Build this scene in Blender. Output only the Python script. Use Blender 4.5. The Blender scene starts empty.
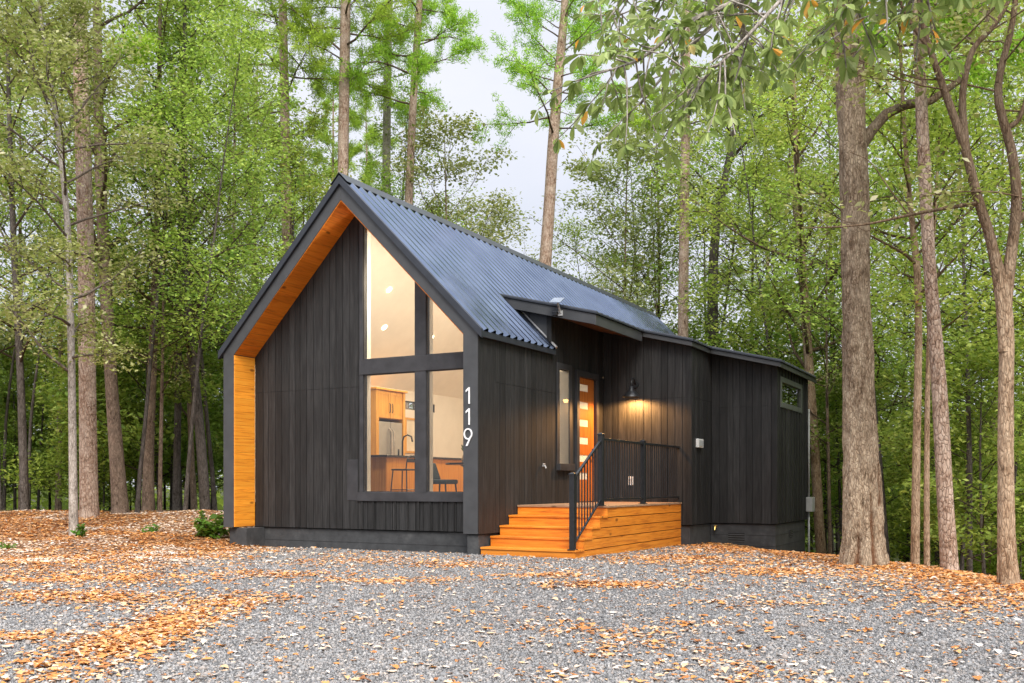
import bpy, math, random
import numpy as np
from mathutils import Vector, Matrix, noise as mn

R = math.radians
scene = bpy.context.scene
col = scene.collection
random.seed(7)

# ------------------------------------------------------------------ camera
CAM = np.array([8.644, -14.678, 0.866]); YAW = R(28.477); FPX = 973.5; HY = 484.84
FW = np.array([-math.sin(YAW), math.cos(YAW), 0.0]); RT = np.array([math.cos(YAW), math.sin(YAW), 0.0])
cd = bpy.data.cameras.new('camera'); cam = bpy.data.objects.new('camera', cd); col.objects.link(cam)
cam.location = CAM; cam.rotation_euler = (R(90), 0, YAW)
cd.sensor_width = 36; cd.lens = FPX / 1024 * 36; cd.shift_y = (HY - 341.5) / 1024
cd.clip_start = 0.1; cd.clip_end = 1500
scene.camera = cam
scene.view_settings.view_transform = 'Standard'; scene.view_settings.look = 'None'; scene.view_settings.exposure = 0

def aq(a, q):                                   # metres to the right of the viewpoint, metres ahead of it
    p = CAM + RT * a + FW * q
    return p[0], p[1]
def to_aq(x, y):
    dx = x - CAM[0]; dy = y - CAM[1]
    return dx * RT[0] + dy * RT[1], dx * FW[0] + dy * FW[1]
def bearing(u, q): return aq((u - 512) / FPX * q, q)
def up_at(y, q): return CAM[2] + (HY - y) * q / FPX

def sstep(a, b, x):
    t = np.clip((x - a) / (b - a), 0, 1); return t * t * (3 - 2 * t)
def gz(x, y):                                   # height of the ground
    x = np.asarray(x, float); y = np.asarray(y, float)
    a, q = to_aq(x, y)
    z = -0.36 - 0.018 * np.clip(12 - q, 0, 12) - 0.02 * np.clip(q - 17, 0, 10)
    ac = np.clip(6.2 - 0.22 * (q - 12), 4.3, 12) + 0.15 * np.sin(q * .9)
    d = np.clip(a - ac, 0, 14); z = z - 0.26 * (d - 1.0 * (1 - np.exp(-d)))
    left = sstep(-4.2, -8.0, a) if False else sstep(0, 1, (-a - 4.6) / 3.0)
    z = z + left * (sstep(16.5, 25, q) * 0.66 - sstep(26, 60, q) * 1.2)
    bump = 0.03 * np.sin(x * 1.3 + .7 * y) * np.sin(y * 1.1 - .4 * x) + 0.015 * np.sin(3.1 * x + 1) * np.sin(2.7 * y)
    far = np.exp(-np.clip(q - 22, 0, 99) / 30)
    z = z + bump * (0.35 + 1.2 * left)
    h = (x > -6.6) & (x < 3.8) & (y > -0.4) & (y < 17)
    return np.where(h, np.minimum(z, -0.3), z)
GZ = lambda x, y: float(gz(x, y))

# ------------------------------------------------------------------ mesh helpers
class MB:
    def __init__(s): s.v = []; s.f = []; s.r = []
    def add(s, vs, fs, r=None):
        b = len(s.v); r = random.random() if r is None else r
        s.v += [tuple(map(float, v)) for v in vs]; s.f += [tuple(b + i for i in f) for f in fs]; s.r += [r] * len(vs)
        return s
    def hexa(s, c, r=None):                    # 8 corners: bottom ring, top ring
        return s.add(c, [(3, 2, 1, 0), (4, 5, 6, 7), (0, 1, 5, 4), (1, 2, 6, 5), (2, 3, 7, 6), (3, 0, 4, 7)], r)
    def box(s, x0, x1, y0, y1, z0, z1, r=None):
        x0, x1 = min(x0, x1), max(x0, x1); y0, y1 = min(y0, y1), max(y0, y1); z0, z1 = min(z0, z1), max(z0, z1)
        return s.hexa([(x0, y0, z0), (x1, y0, z0), (x1, y1, z0), (x0, y1, z0), (x0, y0, z1), (x1, y0, z1), (x1, y1, z1), (x0, y1, z1)], r)
    def bar(s, p, q, w, h, r=None):            # square bar between two points
        p = Vector(p); q = Vector(q); d = (q - p).normalized()
        a = d.cross(Vector((0, 0, 1))); a = a.normalized() if a.length > 1e-4 else Vector((1, 0, 0)); b = a.cross(d)
        c = []
        for o in (p, q): c += [o - a * w / 2 - b * h / 2, o + a * w / 2 - b * h / 2, o + a * w / 2 + b * h / 2, o - a * w / 2 + b * h / 2]
        return s.hexa(c, r)
    def tube(s, pts, rad, n=8, r=None, cap=True):
        v, f = tube(np.array(pts, float), np.array(rad, float) if np.ndim(rad) else np.full(len(pts), rad), n)
        fs = [tuple(x) for x in f]
        if cap: fs += [tuple(range(n))[::-1], tuple(range(len(v) - n, len(v)))]
        return s.add(v, fs, r)
    def lathe(s, c, prof, n=20, r=None):       # prof: (radius, z)
        v = []; f = []
        for rr, z in prof:
            v += [(c[0] + rr * math.cos(2 * math.pi * k / n), c[1] + rr * math.sin(2 * math.pi * k / n), c[2] + z) for k in range(n)]
        for i in range(len(prof) - 1):
            f += [(i * n + k, i * n + (k + 1) % n, (i + 1) * n + (k + 1) % n, (i + 1) * n + k) for k in range(n)]
        return s.add(v, f, r)
    def build(s, name, m, parent=None, bevel=0, smooth=False):
        me = bpy.data.meshes.new(name); me.from_pydata(s.v, [], s.f)
        at = me.attributes.new('rnd', 'FLOAT', 'POINT'); at.data.foreach_set('value', np.array(s.r, np.float32))
        if smooth: me.polygons.foreach_set('use_smooth', [True] * len(me.polygons))
        me.materials.append(m); me.update()
        o = bpy.data.objects.new(name, me); col.objects.link(o)
        if parent:
            o.parent = parent
            if parent.type == 'EMPTY': o.matrix_parent_inverse = Matrix.Translation(-parent.location)
        if bevel:
            b = o.modifiers.new('bevel', 'BEVEL'); b.width = bevel; b.segments = 2; b.limit_method = 'ANGLE'; b.angle_limit = R(40)
        return o

def tube(P, rad, n):
    N = len(P); T = np.gradient(P, axis=0); T /= np.linalg.norm(T, axis=1)[:, None] + 1e-9
    m = T.mean(0); ref = np.array([1., 0, 0]) if abs(m[0]) < .7 * np.linalg.norm(m) + 1e-9 else np.array([0, 1., 0])
    A = np.cross(T, ref); A /= np.linalg.norm(A, axis=1)[:, None] + 1e-9; B = np.cross(T, A)
    th = np.arange(n) * 2 * np.pi / n
    V = P[:, None] + rad[:, None, None] * (A[:, None] * np.cos(th)[None, :, None] - B[:, None] * np.sin(th)[None, :, None])
    i = np.arange(N - 1)[:, None] * n; k = np.arange(n)[None]; k2 = (k + 1) % n
    F = np.stack([i + k, i + k2, i + n + k2, i + n + k], -1).reshape(-1, 4)
    return V.reshape(-1, 3), F

def np_mesh(name, V, F, m, rnd=None, smooth=False, attrs=None):
    me = bpy.data.meshes.new(name); V = np.ascontiguousarray(V, np.float32); F = np.ascontiguousarray(F, np.int32)
    k = F.shape[1]
    me.vertices.add(len(V)); me.vertices.foreach_set('co', V.ravel())
    me.loops.add(F.size); me.loops.foreach_set('vertex_index', F.ravel())
    me.polygons.add(len(F)); me.polygons.foreach_set('loop_start', np.arange(0, F.size, k, dtype=np.int32))
    me.polygons.foreach_set('loop_total', np.full(len(F), k, np.int32))
    if smooth: me.polygons.foreach_set('use_smooth', np.ones(len(F), bool))
    me.update(calc_edges=True)
    for nm, d in ([('rnd', rnd)] if rnd is not None else []) + list((attrs or {}).items()):
        at = me.attributes.new(nm, 'FLOAT', 'POINT'); at.data.foreach_set('value', np.ascontiguousarray(d, np.float32))
    me.materials.append(m)
    return me
def link(name, me, parent=None, loc=None):
    o = bpy.data.objects.new(name, me); col.objects.link(o)
    if parent: o.parent = parent
    if loc is not None: o.location = loc
    return o
def tag(o, label=None, cat=None, group=None, kind=None):
    if label: o['label'] = label
    if cat: o['category'] = cat
    if group: o['group'] = group
    if kind: o['kind'] = kind
    return o
def thing(name, label, cat, loc=(0, 0, 0), group=None):
    o = bpy.data.objects.new(name, None); col.objects.link(o); o.location = loc; o.empty_display_size = .2
    bpy.context.view_layer.update()
    return tag(o, label, cat, group)

# ------------------------------------------------------------------ materials
class Mat:
    def __init__(s, name):
        s.m = bpy.data.materials.new(name); s.m.use_nodes = True; s.nt = s.m.node_tree; s.nt.nodes.clear()
        s.out = s.n('ShaderNodeOutputMaterial')
    def n(s, t, **kw):
        nd = s.nt.nodes.new(t)
        for k, v in kw.items():
            if hasattr(nd, k) and k not in ('Scale',): setattr(nd, k, v)
        return nd
    def l(s, a, b): s.nt.links.new(a, b)
    def inp(s, nd, key, v):
        i = nd.inputs[key]
        if hasattr(v, 'is_output') or isinstance(v, bpy.types.NodeSocket): s.l(v, i)
        else: i.default_value = v
    def co(s, scale=(1, 1, 1), rot=(0, 0, 0)):
        t = s.n('ShaderNodeTexCoord'); mp = s.n('ShaderNodeMapping'); mp.inputs['Scale'].default_value = scale; mp.inputs['Rotation'].default_value = rot
        s.l(t.outputs['Object'], mp.inputs[0]); return mp.outputs[0]
    def noise(s, vec, scale, detail=4, rough=.55, dist=0):
        t = s.n('ShaderNodeTexNoise'); s.l(vec, t.inputs['Vector'])
        for k, v in (('Scale', scale), ('Detail', detail), ('Roughness', rough), ('Distortion', dist)): t.inputs[k].default_value = v
        return t.outputs['Fac']
    def voro(s, vec, scale, feature='F1', out='Distance', rnd=1):
        t = s.n('ShaderNodeTexVoronoi', feature=feature); s.l(vec, t.inputs['Vector']); t.inputs['Scale'].default_value = scale; t.inputs['Randomness'].default_value = rnd
        return t.outputs[out]
    def ramp(s, fac, stops, interp='LINEAR'):
        t = s.n('ShaderNodeValToRGB'); s.l(fac, t.inputs[0]); e = t.color_ramp.elements; t.color_ramp.interpolation = interp
        while len(e) < len(stops): e.new(.5)
        for el, (p, c) in zip(e, stops): el.position = p; el.color = (c + (1,) if len(c) == 3 else c) if not isinstance(c, (int, float)) else (c, c, c, 1)
        return t.outputs[0]
    def mix(s, f, a, b, mode='MIX'):
        t = s.n('ShaderNodeMix', data_type='RGBA', blend_type=mode)
        s.inp(t, 0, f)
        for k, v in ((6, a), (7, b)): s.inp(t, k, (v + (1,)) if isinstance(v, tuple) and len(v) == 3 else v)
        return t.outputs[2]
    def math(s, op, a, b=0.0, clamp=False):
        t = s.n('ShaderNodeMath', operation=op, use_clamp=clamp); s.inp(t, 0, a); s.inp(t, 1, b); return t.outputs[0]
    def attr(s, name='rnd'): return s.n('ShaderNodeAttribute', attribute_name=name).outputs['Fac']
    def orand(s): return s.n('ShaderNodeObjectInfo').outputs['Random']
    def bump(s, h, strength=.5, dist=.02):
        t = s.n('ShaderNodeBump'); s.l(h, t.inputs['Height']); t.inputs['Strength'].default_value = strength; t.inputs['Distance'].default_value = dist; return t.outputs[0]
    def pbr(s, color, rough=.6, metal=0, normal=None, spec=.5, **kw):
        b = s.n('ShaderNodeBsdfPrincipled')
        s.inp(b, 'Base Color', (color + (1,)) if isinstance(color, tuple) and len(color) == 3 else color)
        s.inp(b, 'Roughness', rough); s.inp(b, 'Metallic', metal); s.inp(b, 'Specular IOR Level', spec)
        if normal is not None: s.l(normal, b.inputs['Normal'])
        for k, v in kw.items(): s.inp(b, k, v)
        s.l(b.outputs[0], s.out.inputs[0]); return b

def plain(name, c, rough=.5, metal=0, vary=.25, scale=9):
    M = Mat(name); v = M.co(); f = M.noise(v, scale, 5)
    lo = tuple(x * (1 - vary) for x in c); hi = tuple(min(1, x * (1 + vary)) for x in c)
    cc = M.ramp(f, [(.3, lo), (.7, hi)])
    M.pbr(cc, rough, metal, M.bump(M.noise(v, scale * 12, 3), .12, .004)); return M.m

def m_siding():
    M = Mat('charred_black_siding'); r = M.attr()
    v = M.co((1, 1, .035)); g = M.noise(v, 55, 6, .7); g2 = M.noise(M.co((1, 1, .12)), 14, 5, .65)
    w = M.noise(M.co(), .9, 4)
    base = M.ramp(g, [(.3, (.0065, .0065, .0066)), (.55, (.021, .021, .021)), (.8, (.056, .0555, .055))])
    base = M.mix(M.math('MULTIPLY', M.ramp(g2, [(.45, 0), (.75, 1)]), .45), base, (.048, .046, .045))
    fac = M.math('ADD', M.math('MULTIPLY', r, .75), .55); fac = M.math('MULTIPLY', fac, M.math('ADD', M.math('MULTIPLY', w, .7), .65))
    base = M.mix(1.0, base, fac, 'MULTIPLY')
    h = M.math('ADD', g, M.math('MULTIPLY', g2, .6))
    M.pbr(base, .62, 0, M.bump(h, .55, .006), .35); return M.m
def m_wood(name, dark, mid, light, sat_scale=1, axis=0, rough=.5, knots=True):
    M = Mat(name); r = M.attr()
    st = [1, 1, 1]
    for i in range(3): st[i] = .06 if i == axis else 1
    off = M.n('ShaderNodeVectorMath', operation='ADD'); M.l(M.co(tuple(st)), off.inputs[0])
    cb = M.n('ShaderNodeCombineXYZ'); rr = M.math('MULTIPLY', r, 37.0)
    for i in range(3): M.l(rr, cb.inputs[i])
    M.l(cb.outputs[0], off.inputs[1])
    g = M.noise(off.outputs[0], 26, 5, .6, .6)
    c = M.ramp(g, [(.28, dark), (.5, mid), (.75, light)])
    c = M.mix(M.math('MULTIPLY', r, .45), c, tuple(x * .62 for x in mid))
    if knots:
        st2 = [1, 1, 1]; st2[axis] = .45
        off2 = M.n('ShaderNodeVectorMath', operation='ADD'); M.l(M.co(tuple(st2)), off2.inputs[0]); M.l(cb.outputs[0], off2.inputs[1])
        k = M.voro(off2.outputs[0], 3.4); kf = M.ramp(k, [(.0, 1), (.06, 1), (.13, 0)])
        c = M.mix(M.math('MULTIPLY', kf, .75), c, tuple(x * .25 for x in dark))
    M.pbr(c, rough, 0, M.bump(g, .2, .004), .4); return M.m
def m_concrete():
    M = Mat('dark_painted_block'); v = M.co(); f = M.noise(v, 5, 6, .65); g = M.noise(v, 60, 4)
    c = M.ramp(f, [(.3, (.028, .029, .031)), (.6, (.05, .052, .054)), (.8, (.085, .086, .086))])
    M.pbr(c, .85, 0, M.bump(g, .5, .008)); return M.m
def m_roof():
    M = Mat('dark_ribbed_steel'); v = M.co(); f = M.noise(v, 1.6, 5)
    c = M.ramp(f, [(.3, (.08, .10, .145)), (.7, (.115, .14, .19))])
    M.pbr(c, M.ramp(M.noise(v, 7, 4), [(.3, .10), (.7, .15)]), .97, None, .6); return M.m
def m_glass():
    M = Mat('window_glass'); t = M.n('ShaderNodeBsdfTransparent'); g = M.n('ShaderNodeBsdfGlossy'); g.inputs['Roughness'].default_value = .015
    t.inputs[0].default_value = (.95, .97, .96, 1)
    fr = M.n('ShaderNodeFresnel'); fr.inputs[0].default_value = 1.5
    v = M.co(); M.l(M.bump(M.noise(v, 1.2, 2), .02, .02), g.inputs['Normal'])
    mx = M.n('ShaderNodeMixShader'); M.l(M.math('MULTIPLY', fr.outputs[0], 1.6, True), mx.inputs[0]); M.l(t.outputs[0], mx.inputs[1]); M.l(g.outputs[0], mx.inputs[2])
    M.l(mx.outputs[0], M.out.inputs[0]); return M.m
def m_emit(name, c, s):
    M = Mat(name); v = M.co(); e = M.n('ShaderNodeEmission'); e.inputs[0].default_value = c + (1,); e.inputs[1].default_value = s
    M.l(e.outputs[0], M.out.inputs[0]); return M.m
def m_bark(name, dark, mid, light, plates=True, zs=.3, sc=9, strength=.9):
    M = Mat(name); v = M.co((1, 1, zs)); nz = M.noise(M.co(), 3, 5)
    dv = M.n('ShaderNodeVectorMath', operation='ADD'); M.l(v, dv.inputs[0])
    nn = M.n('ShaderNodeTexNoise'); M.l(v, nn.inputs['Vector']); nn.inputs['Scale'].default_value = 8
    sc_ = M.n('ShaderNodeVectorMath', operation='SCALE'); M.l(nn.outputs['Color'], sc_.inputs[0]); sc_.inputs['Scale'].default_value = .09
    M.l(sc_.outputs[0], dv.inputs[1])
    e = M.voro(dv.outputs[0], sc, 'DISTANCE_TO_EDGE'); crack = M.ramp(e, [(.0, .15), (.035 if plates else .10, .7), (.16, 1)])
    fine = M.noise(M.co((1, 1, max(zs, .4))), 24, 6, .75)
    c = M.ramp(M.math('ADD', M.math('MULTIPLY', fine, .65), M.math('MULTIPLY', M.noise(v, 14, 5, .7), .35)), [(.36, tuple(x * .35 for x in dark)), (.48, mid), (.60, light)])
    c = M.mix(M.ramp(nz, [(.42, 0), (.7, .7)]), c, tuple(x * 1.1 for x in light))
    c = M.mix(M.math('MULTIPLY', M.math('SUBTRACT', 1.0, crack), .6 if plates else .45), c, tuple(x * .35 for x in dark))
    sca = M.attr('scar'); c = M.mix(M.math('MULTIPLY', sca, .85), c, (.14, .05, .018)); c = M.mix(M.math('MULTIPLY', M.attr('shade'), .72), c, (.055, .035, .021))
    M.pbr(c, .9, 0, M.bump(M.math('ADD', M.math('MULTIPLY', crack, .8 if plates else .45), M.math('MULTIPLY', fine, .9)), strength, .03), .15); return M.m
def m_leaf(name, ramp, trans=.45, rough=.55, hue=.05, tint=None):
    M = Mat(name); r = M.attr(); o = M.orand()
    c = M.ramp(r, ramp)
    hs = M.n('ShaderNodeHueSaturation'); M.l(c, hs.inputs['Color'])
    M.l(M.math('ADD', M.math('MULTIPLY', o, hue), .5 - hue / 2), hs.inputs['Hue'])
    M.l(M.math('ADD', M.math('MULTIPLY', o, .4), 1.0), hs.inputs['Value'])
    hs.inputs['Saturation'].default_value = 1
    b = M.n('ShaderNodeBsdfPrincipled'); M.l(hs.outputs[0], b.inputs['Base Color']); b.inputs['Roughness'].default_value = rough; b.inputs['Specular IOR Level'].default_value = .28
    t = M.n('ShaderNodeBsdfTranslucent'); M.l(M.mix(.5, hs.outputs[0], (.38, .49, .07), 'MIX') if tint is None else M.mix(.4, hs.outputs[0], tint), t.inputs[0])
    mx = M.n('ShaderNodeMixShader'); mx.inputs[0].default_value = trans; M.l(b.outputs[0], mx.inputs[1]); M.l(t.outputs[0], mx.inputs[2]); M.l(mx.outputs[0], M.out.inputs[0]); return M.m
def m_fallen():
    M = Mat('dry_fallen_leaf'); r = M.attr()
    c = M.ramp(r, [(0, (.20, .08, .03)), (.18, (.46, .17, .045)), (.45, (.68, .29, .07)), (.62, (.70, .40, .17)), (.82, (.72, .54, .38)), (1, (.80, .72, .64))])
    b = M.n('ShaderNodeBsdfPrincipled'); M.l(c, b.inputs['Base Color']); b.inputs['Roughness'].default_value = .7
    t = M.n('ShaderNodeBsdfTranslucent'); M.l(c, t.inputs[0]); mx = M.n('ShaderNodeMixShader'); mx.inputs[0].default_value = .15
    M.l(b.outputs[0], mx.inputs[1]); M.l(t.outputs[0], mx.inputs[2]); M.l(mx.outputs[0], M.out.inputs[0]); return M.m
def m_stone():
    M = Mat('crushed_grey_stone'); r = M.attr(); v = M.co()
    c = M.ramp(r, [(0, (.062, .060, .060)), (.3, (.152, .150, .150)), (.55, (.255, .250, .246)), (.7, (.31, .245, .20)), (.85, (.36, .33, .30)), (1, (.46, .44, .42))])
    c = M.mix(.4, c, M.ramp(M.noise(v, 60, 4), [(.3, .12), (.7, .42)]))
    M.pbr(c, .85); return M.m
def m_ground():
    M = Mat('gravel_and_leaf_ground'); v = M.co(); L = M.attr('litter')
    cells = M.voro(v, 42, out='Color'); d = M.voro(v, 42); 
    sep = M.n('ShaderNodeSeparateColor'); M.l(cells, sep.inputs[0])
    g = M.ramp(sep.outputs[0], [(0, (.06, .062, .068)), (.35, (.13, .135, .145)), (.65, (.21, .215, .225)), (.85, (.26, .23, .20)), (1, (.42, .40, .38))])
    g = M.mix(M.ramp(M.noise(v, 2.2, 6, .6), [(.4, 0), (.7, .3)]), g, (.30, .24, .19))
    g = M.mix(M.ramp(d, [(.3, 0), (.75, .8)]), g, (.05, .05, .05))
    lc = M.voro(v, 11, out='Color'); s2 = M.n('ShaderNodeSeparateColor'); M.l(lc, s2.inputs[0])
    lit = M.ramp(s2.outputs[0], [(0, (.07, .03, .014)), (.35, (.22, .085, .03)), (.7, (.40, .18, .06)), (1, (.5, .33, .2))])
    lit = M.mix(M.ramp(M.noise(v, 20, 5), [(.4, 0), (.8, .7)]), lit, (.06, .035, .02))
    lm = M.math('ADD', L, M.math('MULTIPLY', M.math('SUBTRACT', M.noise(v, 6, 6, .7), .5), 1.4))
    c = M.mix(M.ramp(lm, [(.45, 0), (.62, 1)]), g, lit)
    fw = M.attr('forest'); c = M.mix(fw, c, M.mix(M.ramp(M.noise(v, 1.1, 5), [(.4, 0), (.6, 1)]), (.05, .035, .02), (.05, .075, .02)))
    h = M.math('SUBTRACT', 1.0, d)
    M.pbr(c, .9, 0, M.bump(M.math('ADD', h, M.noise(v, 30, 4)), .8, .02), .2); return M.m

SIDING = m_siding()
TRIM = plain('black_trim', (.034, .034, .037), .5, vary=.35, scale=4)
FASCIA = plain('charcoal_fascia', (.05, .052, .055), .45, vary=.2, scale=3)
ROOF = m_roof(); CONC = m_concrete(); GLASS = m_glass()
CEDAR_X = m_wood('orange_stained_board_x', (.38, .10, .012), (.74, .24, .02), (.85, .34, .045), axis=0)
CEDAR_Y = m_wood('orange_stained_board_y', (.38, .10, .012), (.74, .24, .02), (.85, .34, .045), axis=1)
SOFFIT = m_wood('cedar_soffit_board', (.48, .12, .012), (.85, .25, .02), (.92, .34, .035), axis=1)  # board colour brightened in place of light under the front overhang
DOORW = m_wood('stained_door_wood', (.26, .07, .012), (.48, .14, .02), (.6, .21, .035), axis=2, knots=False)
DECK = m_wood('weathered_deck_board', (.22, .12, .06), (.36, .22, .13), (.48, .33, .22), axis=0)
MAPLE = m_wood('honey_maple', (.55, .24, .035), (.76, .38, .065), (.84, .48, .12), axis=2, knots=False, rough=.35)
WHITE = plain('white_wall_paint', (.78, .75, .69), .7, vary=.04, scale=3)
JAMB = plain('white_jamb', (.85, .83, .78), .5, vary=.03)
FLOORW = m_wood('oak_floor', (.22, .12, .05), (.34, .2, .09), (.42, .27, .13), axis=1)
BLACK = plain('black_metal', (.018, .019, .021), .38, .2, vary=.3, scale=20)
STEEL = plain('stainless_steel', (.5, .5, .49), .32, .85, vary=.08, scale=6)
COUNTER = plain('dark_countertop', (.03, .028, .027), .2, vary=.5, scale=40)
FABRIC = plain('slate_fabric', (.06, .085, .09), .9, vary=.3, scale=60)
NUM = plain('brushed_white_numeral', (.8, .8, .8), .35, vary=.05)
GREYP = plain('grey_plastic', (.42, .43, .43), .45, vary=.12)
WHITEP = plain('white_plastic', (.72, .72, .7), .4, vary=.06)
FLASH = plain('galvanised_flashing', (.66, .66, .66), .4, .6, vary=.15)
BRASS = plain('brass', (.6, .4, .12), .35, .8, vary=.2)
BULB = m_emit('warm_bulb', (1, .62, .25), 18)
DOWN = m_emit('warm_downlight', (1, .8, .5), 14)
def m_frost():
    M = Mat('frosted_door_lite'); v = M.co(); d = M.n('ShaderNodeBsdfDiffuse'); t = M.n('ShaderNodeBsdfTranslucent'); g = M.n('ShaderNodeBsdfGlossy')
    c = M.ramp(M.noise(v, 30, 4), [(.3, (.85, .82, .74)), (.7, (.92, .9, .84))])
    M.l(c, d.inputs[0]); M.l(c, t.inputs[0]); g.inputs['Roughness'].default_value = .25
    a = M.n('ShaderNodeMixShader'); a.inputs[0].default_value = .4; M.l(d.outputs[0], a.inputs[1]); M.l(t.outputs[0], a.inputs[2])
    b = M.n('ShaderNodeMixShader'); b.inputs[0].default_value = .06; M.l(a.outputs[0], b.inputs[1]); M.l(g.outputs[0], b.inputs[2]); M.l(b.outputs[0], M.out.inputs[0]); return M.m
FROST = m_frost()
BARK_PINE = m_bark('pine_bark', (.15, .082, .052), (.36, .235, .165), (.58, .46, .37), True, .42, 21, .9)
BARK_OAK = m_bark('oak_bark', (.12, .078, .048), (.31, .22, .145), (.62, .50, .36), False, .3, 34)
BARK_THIN = m_bark('thin_bark', (.16, .135, .11), (.32, .275, .235), (.52, .47, .42), False, .3, 30, .6)
BARK_RED = m_bark('reddish_bark', (.14, .085, .05), (.34, .22, .135), (.56, .42, .29), False, .22, 34, .8)
BARK_BROWN = m_bark('brown_bark', (.09, .06, .042), (.20, .14, .10), (.36, .27, .20), False, .3, 24, .8)
BARK_DARK = m_bark('dark_bark', (.04, .033, .028), (.085, .07, .058), (.15, .13, .115), False, .3, 18, .7)
GREEN = m_leaf('broad_leaf_green', [(0, (.025, .045, .012)), (.25, (.095, .16, .026)), (.55, (.22, .32, .05)), (.85, (.42, .50, .12)), (.985, (.36, .38, .13)), (1, (.45, .16, .03))], .5)
LIME = m_leaf('fresh_leaf_green', [(0, (.035, .06, .012)), (.25, (.14, .215, .028)), (.55, (.30, .40, .06)), (.85, (.50, .57, .12)), (.98, (.52, .55, .2)), (1, (.5, .2, .03))], .5)
OLIVE = m_leaf('greyish_leaf_green', [(0, (.05, .06, .018)), (.3, (.17, .19, .06)), (.65, (.36, .39, .15)), (1, (.62, .6, .40))], .4)
NEEDLE = m_leaf('pine_needle', [(0, (.09, .17, .02)), (.4, (.24, .40, .03)), (.75, (.39, .57, .05)), (1, (.52, .66, .13))], .45, hue=.03)
NEARLEAF = m_leaf('overhanging_leaf', [(0, (.08, .115, .022)), (.4, (.18, .23, .05)), (.75, (.29, .34, .10)), (.97, (.45, .48, .24)), (1, (.6, .22, .03))], .4, tint=(.32, .36, .12))
BUSH = m_leaf('shrub_leaf', [(0, (.03, .075, .012)), (.5, (.07, .19, .02)), (1, (.13, .30, .04))], .35)
FALLEN = m_fallen(); STONE = m_stone(); GROUND = m_ground()
# ------------------------------------------------------------------ the cabin
W, D0, SL = 6.03, 0.608, 1.008                 # width, depth of the front reveal, roof slope
HE, HP, LEN = 3.59, 6.63, 16.64
cabin = thing('cabin', 'black wooden cabin with steep gable, tall lit front windows and ribbed steel roof', 'cabin', (-3.0, 5.5, -0.35))
def boards(mb, O, U, N, u0, u1, zb, zt, opens=(), breaks=(), bw=(.13, .23), gap=.013, proud=.014, thick=.1, seam=None, back=None):
    """vertical boards over a backing; opens = (ua, ub, fbottom, ftop)"""
    rs = random.Random(int((O[0] * 31 + O[1] * 17 + u0 * 7 + 500) * 10))
    edges = [u0]; 
    while edges[-1] < u1 - .26: edges.append(edges[-1] + rs.uniform(*bw))
    edges[-1:] = [edges[-1], u1] if u1 - edges[-1] > .08 else [u1]
    be = set(round(e, 4) for e in edges)
    al = sorted(set([round(e, 4) for e in edges] + [round(b, 4) for o in opens for b in o[:2] if u0 < b < u1] + [round(b, 4) for b in breaks]))
    P = lambda u, n, z: (O[0] + U[0] * u + N[0] * n, O[1] + U[1] * u + N[1] * n, z)
    def slab(m, a, b, la, lb, ha, hb, n0, n1, r):
        c = [P(a, n0, la), P(b, n0, lb), P(b, n1, lb), P(a, n1, la), P(a, n0, ha), P(b, n0, hb), P(b, n1, hb), P(a, n1, ha)]
        if (U[0] * N[1] - U[1] * N[0]) < 0: c = [c[1], c[0], c[3], c[2], c[5], c[4], c[7], c[6]]
        m.hexa(c, r)
    r = rs.random()
    for a, b in zip(al, al[1:]):
        if a in be: r = rs.random()
        m = (a + b) / 2
        iv = [(zb(a), zb(b), zt(a), zt(b))]
        for ua, ub, fb, ft in opens:
            if ua - 1e-4 <= m <= ub + 1e-4:
                nx = []
                for la, lb, ha, hb in iv:
                    if ft(m) <= (la + lb) / 2 or fb(m) >= (ha + hb) / 2: nx.append((la, lb, ha, hb)); continue
                    if fb(m) > (la + lb) / 2 + .01: nx.append((la, lb, fb(a), fb(b)))
                    if ft(m) < (ha + hb) / 2 - .01: nx.append((ft(a), ft(b), ha, hb))
                iv = nx
        for la, lb, ha, hb in iv:
            slab(back or mb, a, b, la, lb, ha, hb, -thick, 0, .05)
            ga = gap / 2 if a in be else 0; gb = gap / 2 if b in be else 0
            if seam and min(ha, hb) > seam + .1 and max(la, lb) < seam - .1:
                slab(mb, a + ga, b - gb, la + .003, lb + .003, seam - .003, seam - .003, -.002, proud, r)
                slab(mb, a + ga, b - gb, seam + .003, seam + .003, ha - .003, hb - .003, -.002, proud + .001, min(1, r * .8 + .15))
            else:
                slab(mb, a + ga, b - gb, la + .003, lb + .003, ha - .003, hb - .003, -.002, proud, r)
K = lambda v: (lambda u: v)
inner = lambda x: (HE - .376 + .0) - SL * x if x >= -W / 2 else (HE - .376) + SL * (x + W)    # soffit line
roofz = lambda x: HE - SL * x if x >= -W / 2 else HE + SL * (x + W)

# gable wall (x from -5.73 to -0.30, at y = D0)
XM = -W / 2
slope_top = lambda x: inner(x) - .10
win_open = [(-2.93, -1.71, K(.72), K(3.01)), (-1.47, -.42, K(.72), K(3.01)), (-2.93, -1.71, K(3.29), slope_top), (-1.47, -.42, K(3.29), lambda x: max(3.30, slope_top(x)))]
mb = MB(); lin = MB()
boards(mb, (0, D0), (1, 0), (0, -1), -5.73, -.30, K(0), inner, win_open, [XM], seam=2.78)
mb.build('front_gable_wall', SIDING, cabin)
boards(lin, (0, D0 + .105), (1, 0), (0, 1), -5.73, -.16, K(.5), lambda x: inner(x) - .02, win_open, [XM], bw=(2, 2), gap=0, proud=.0, thick=.0005)
# battens under the big windows, and their head board
mb = MB()
for x in np.arange(-2.95, -.4, .262): mb.box(x - .02, x + .02, D0 - .034, D0 - .0125, .005, .552)
mb.build('batten_panel', SIDING, cabin, bevel=.003)
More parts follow.
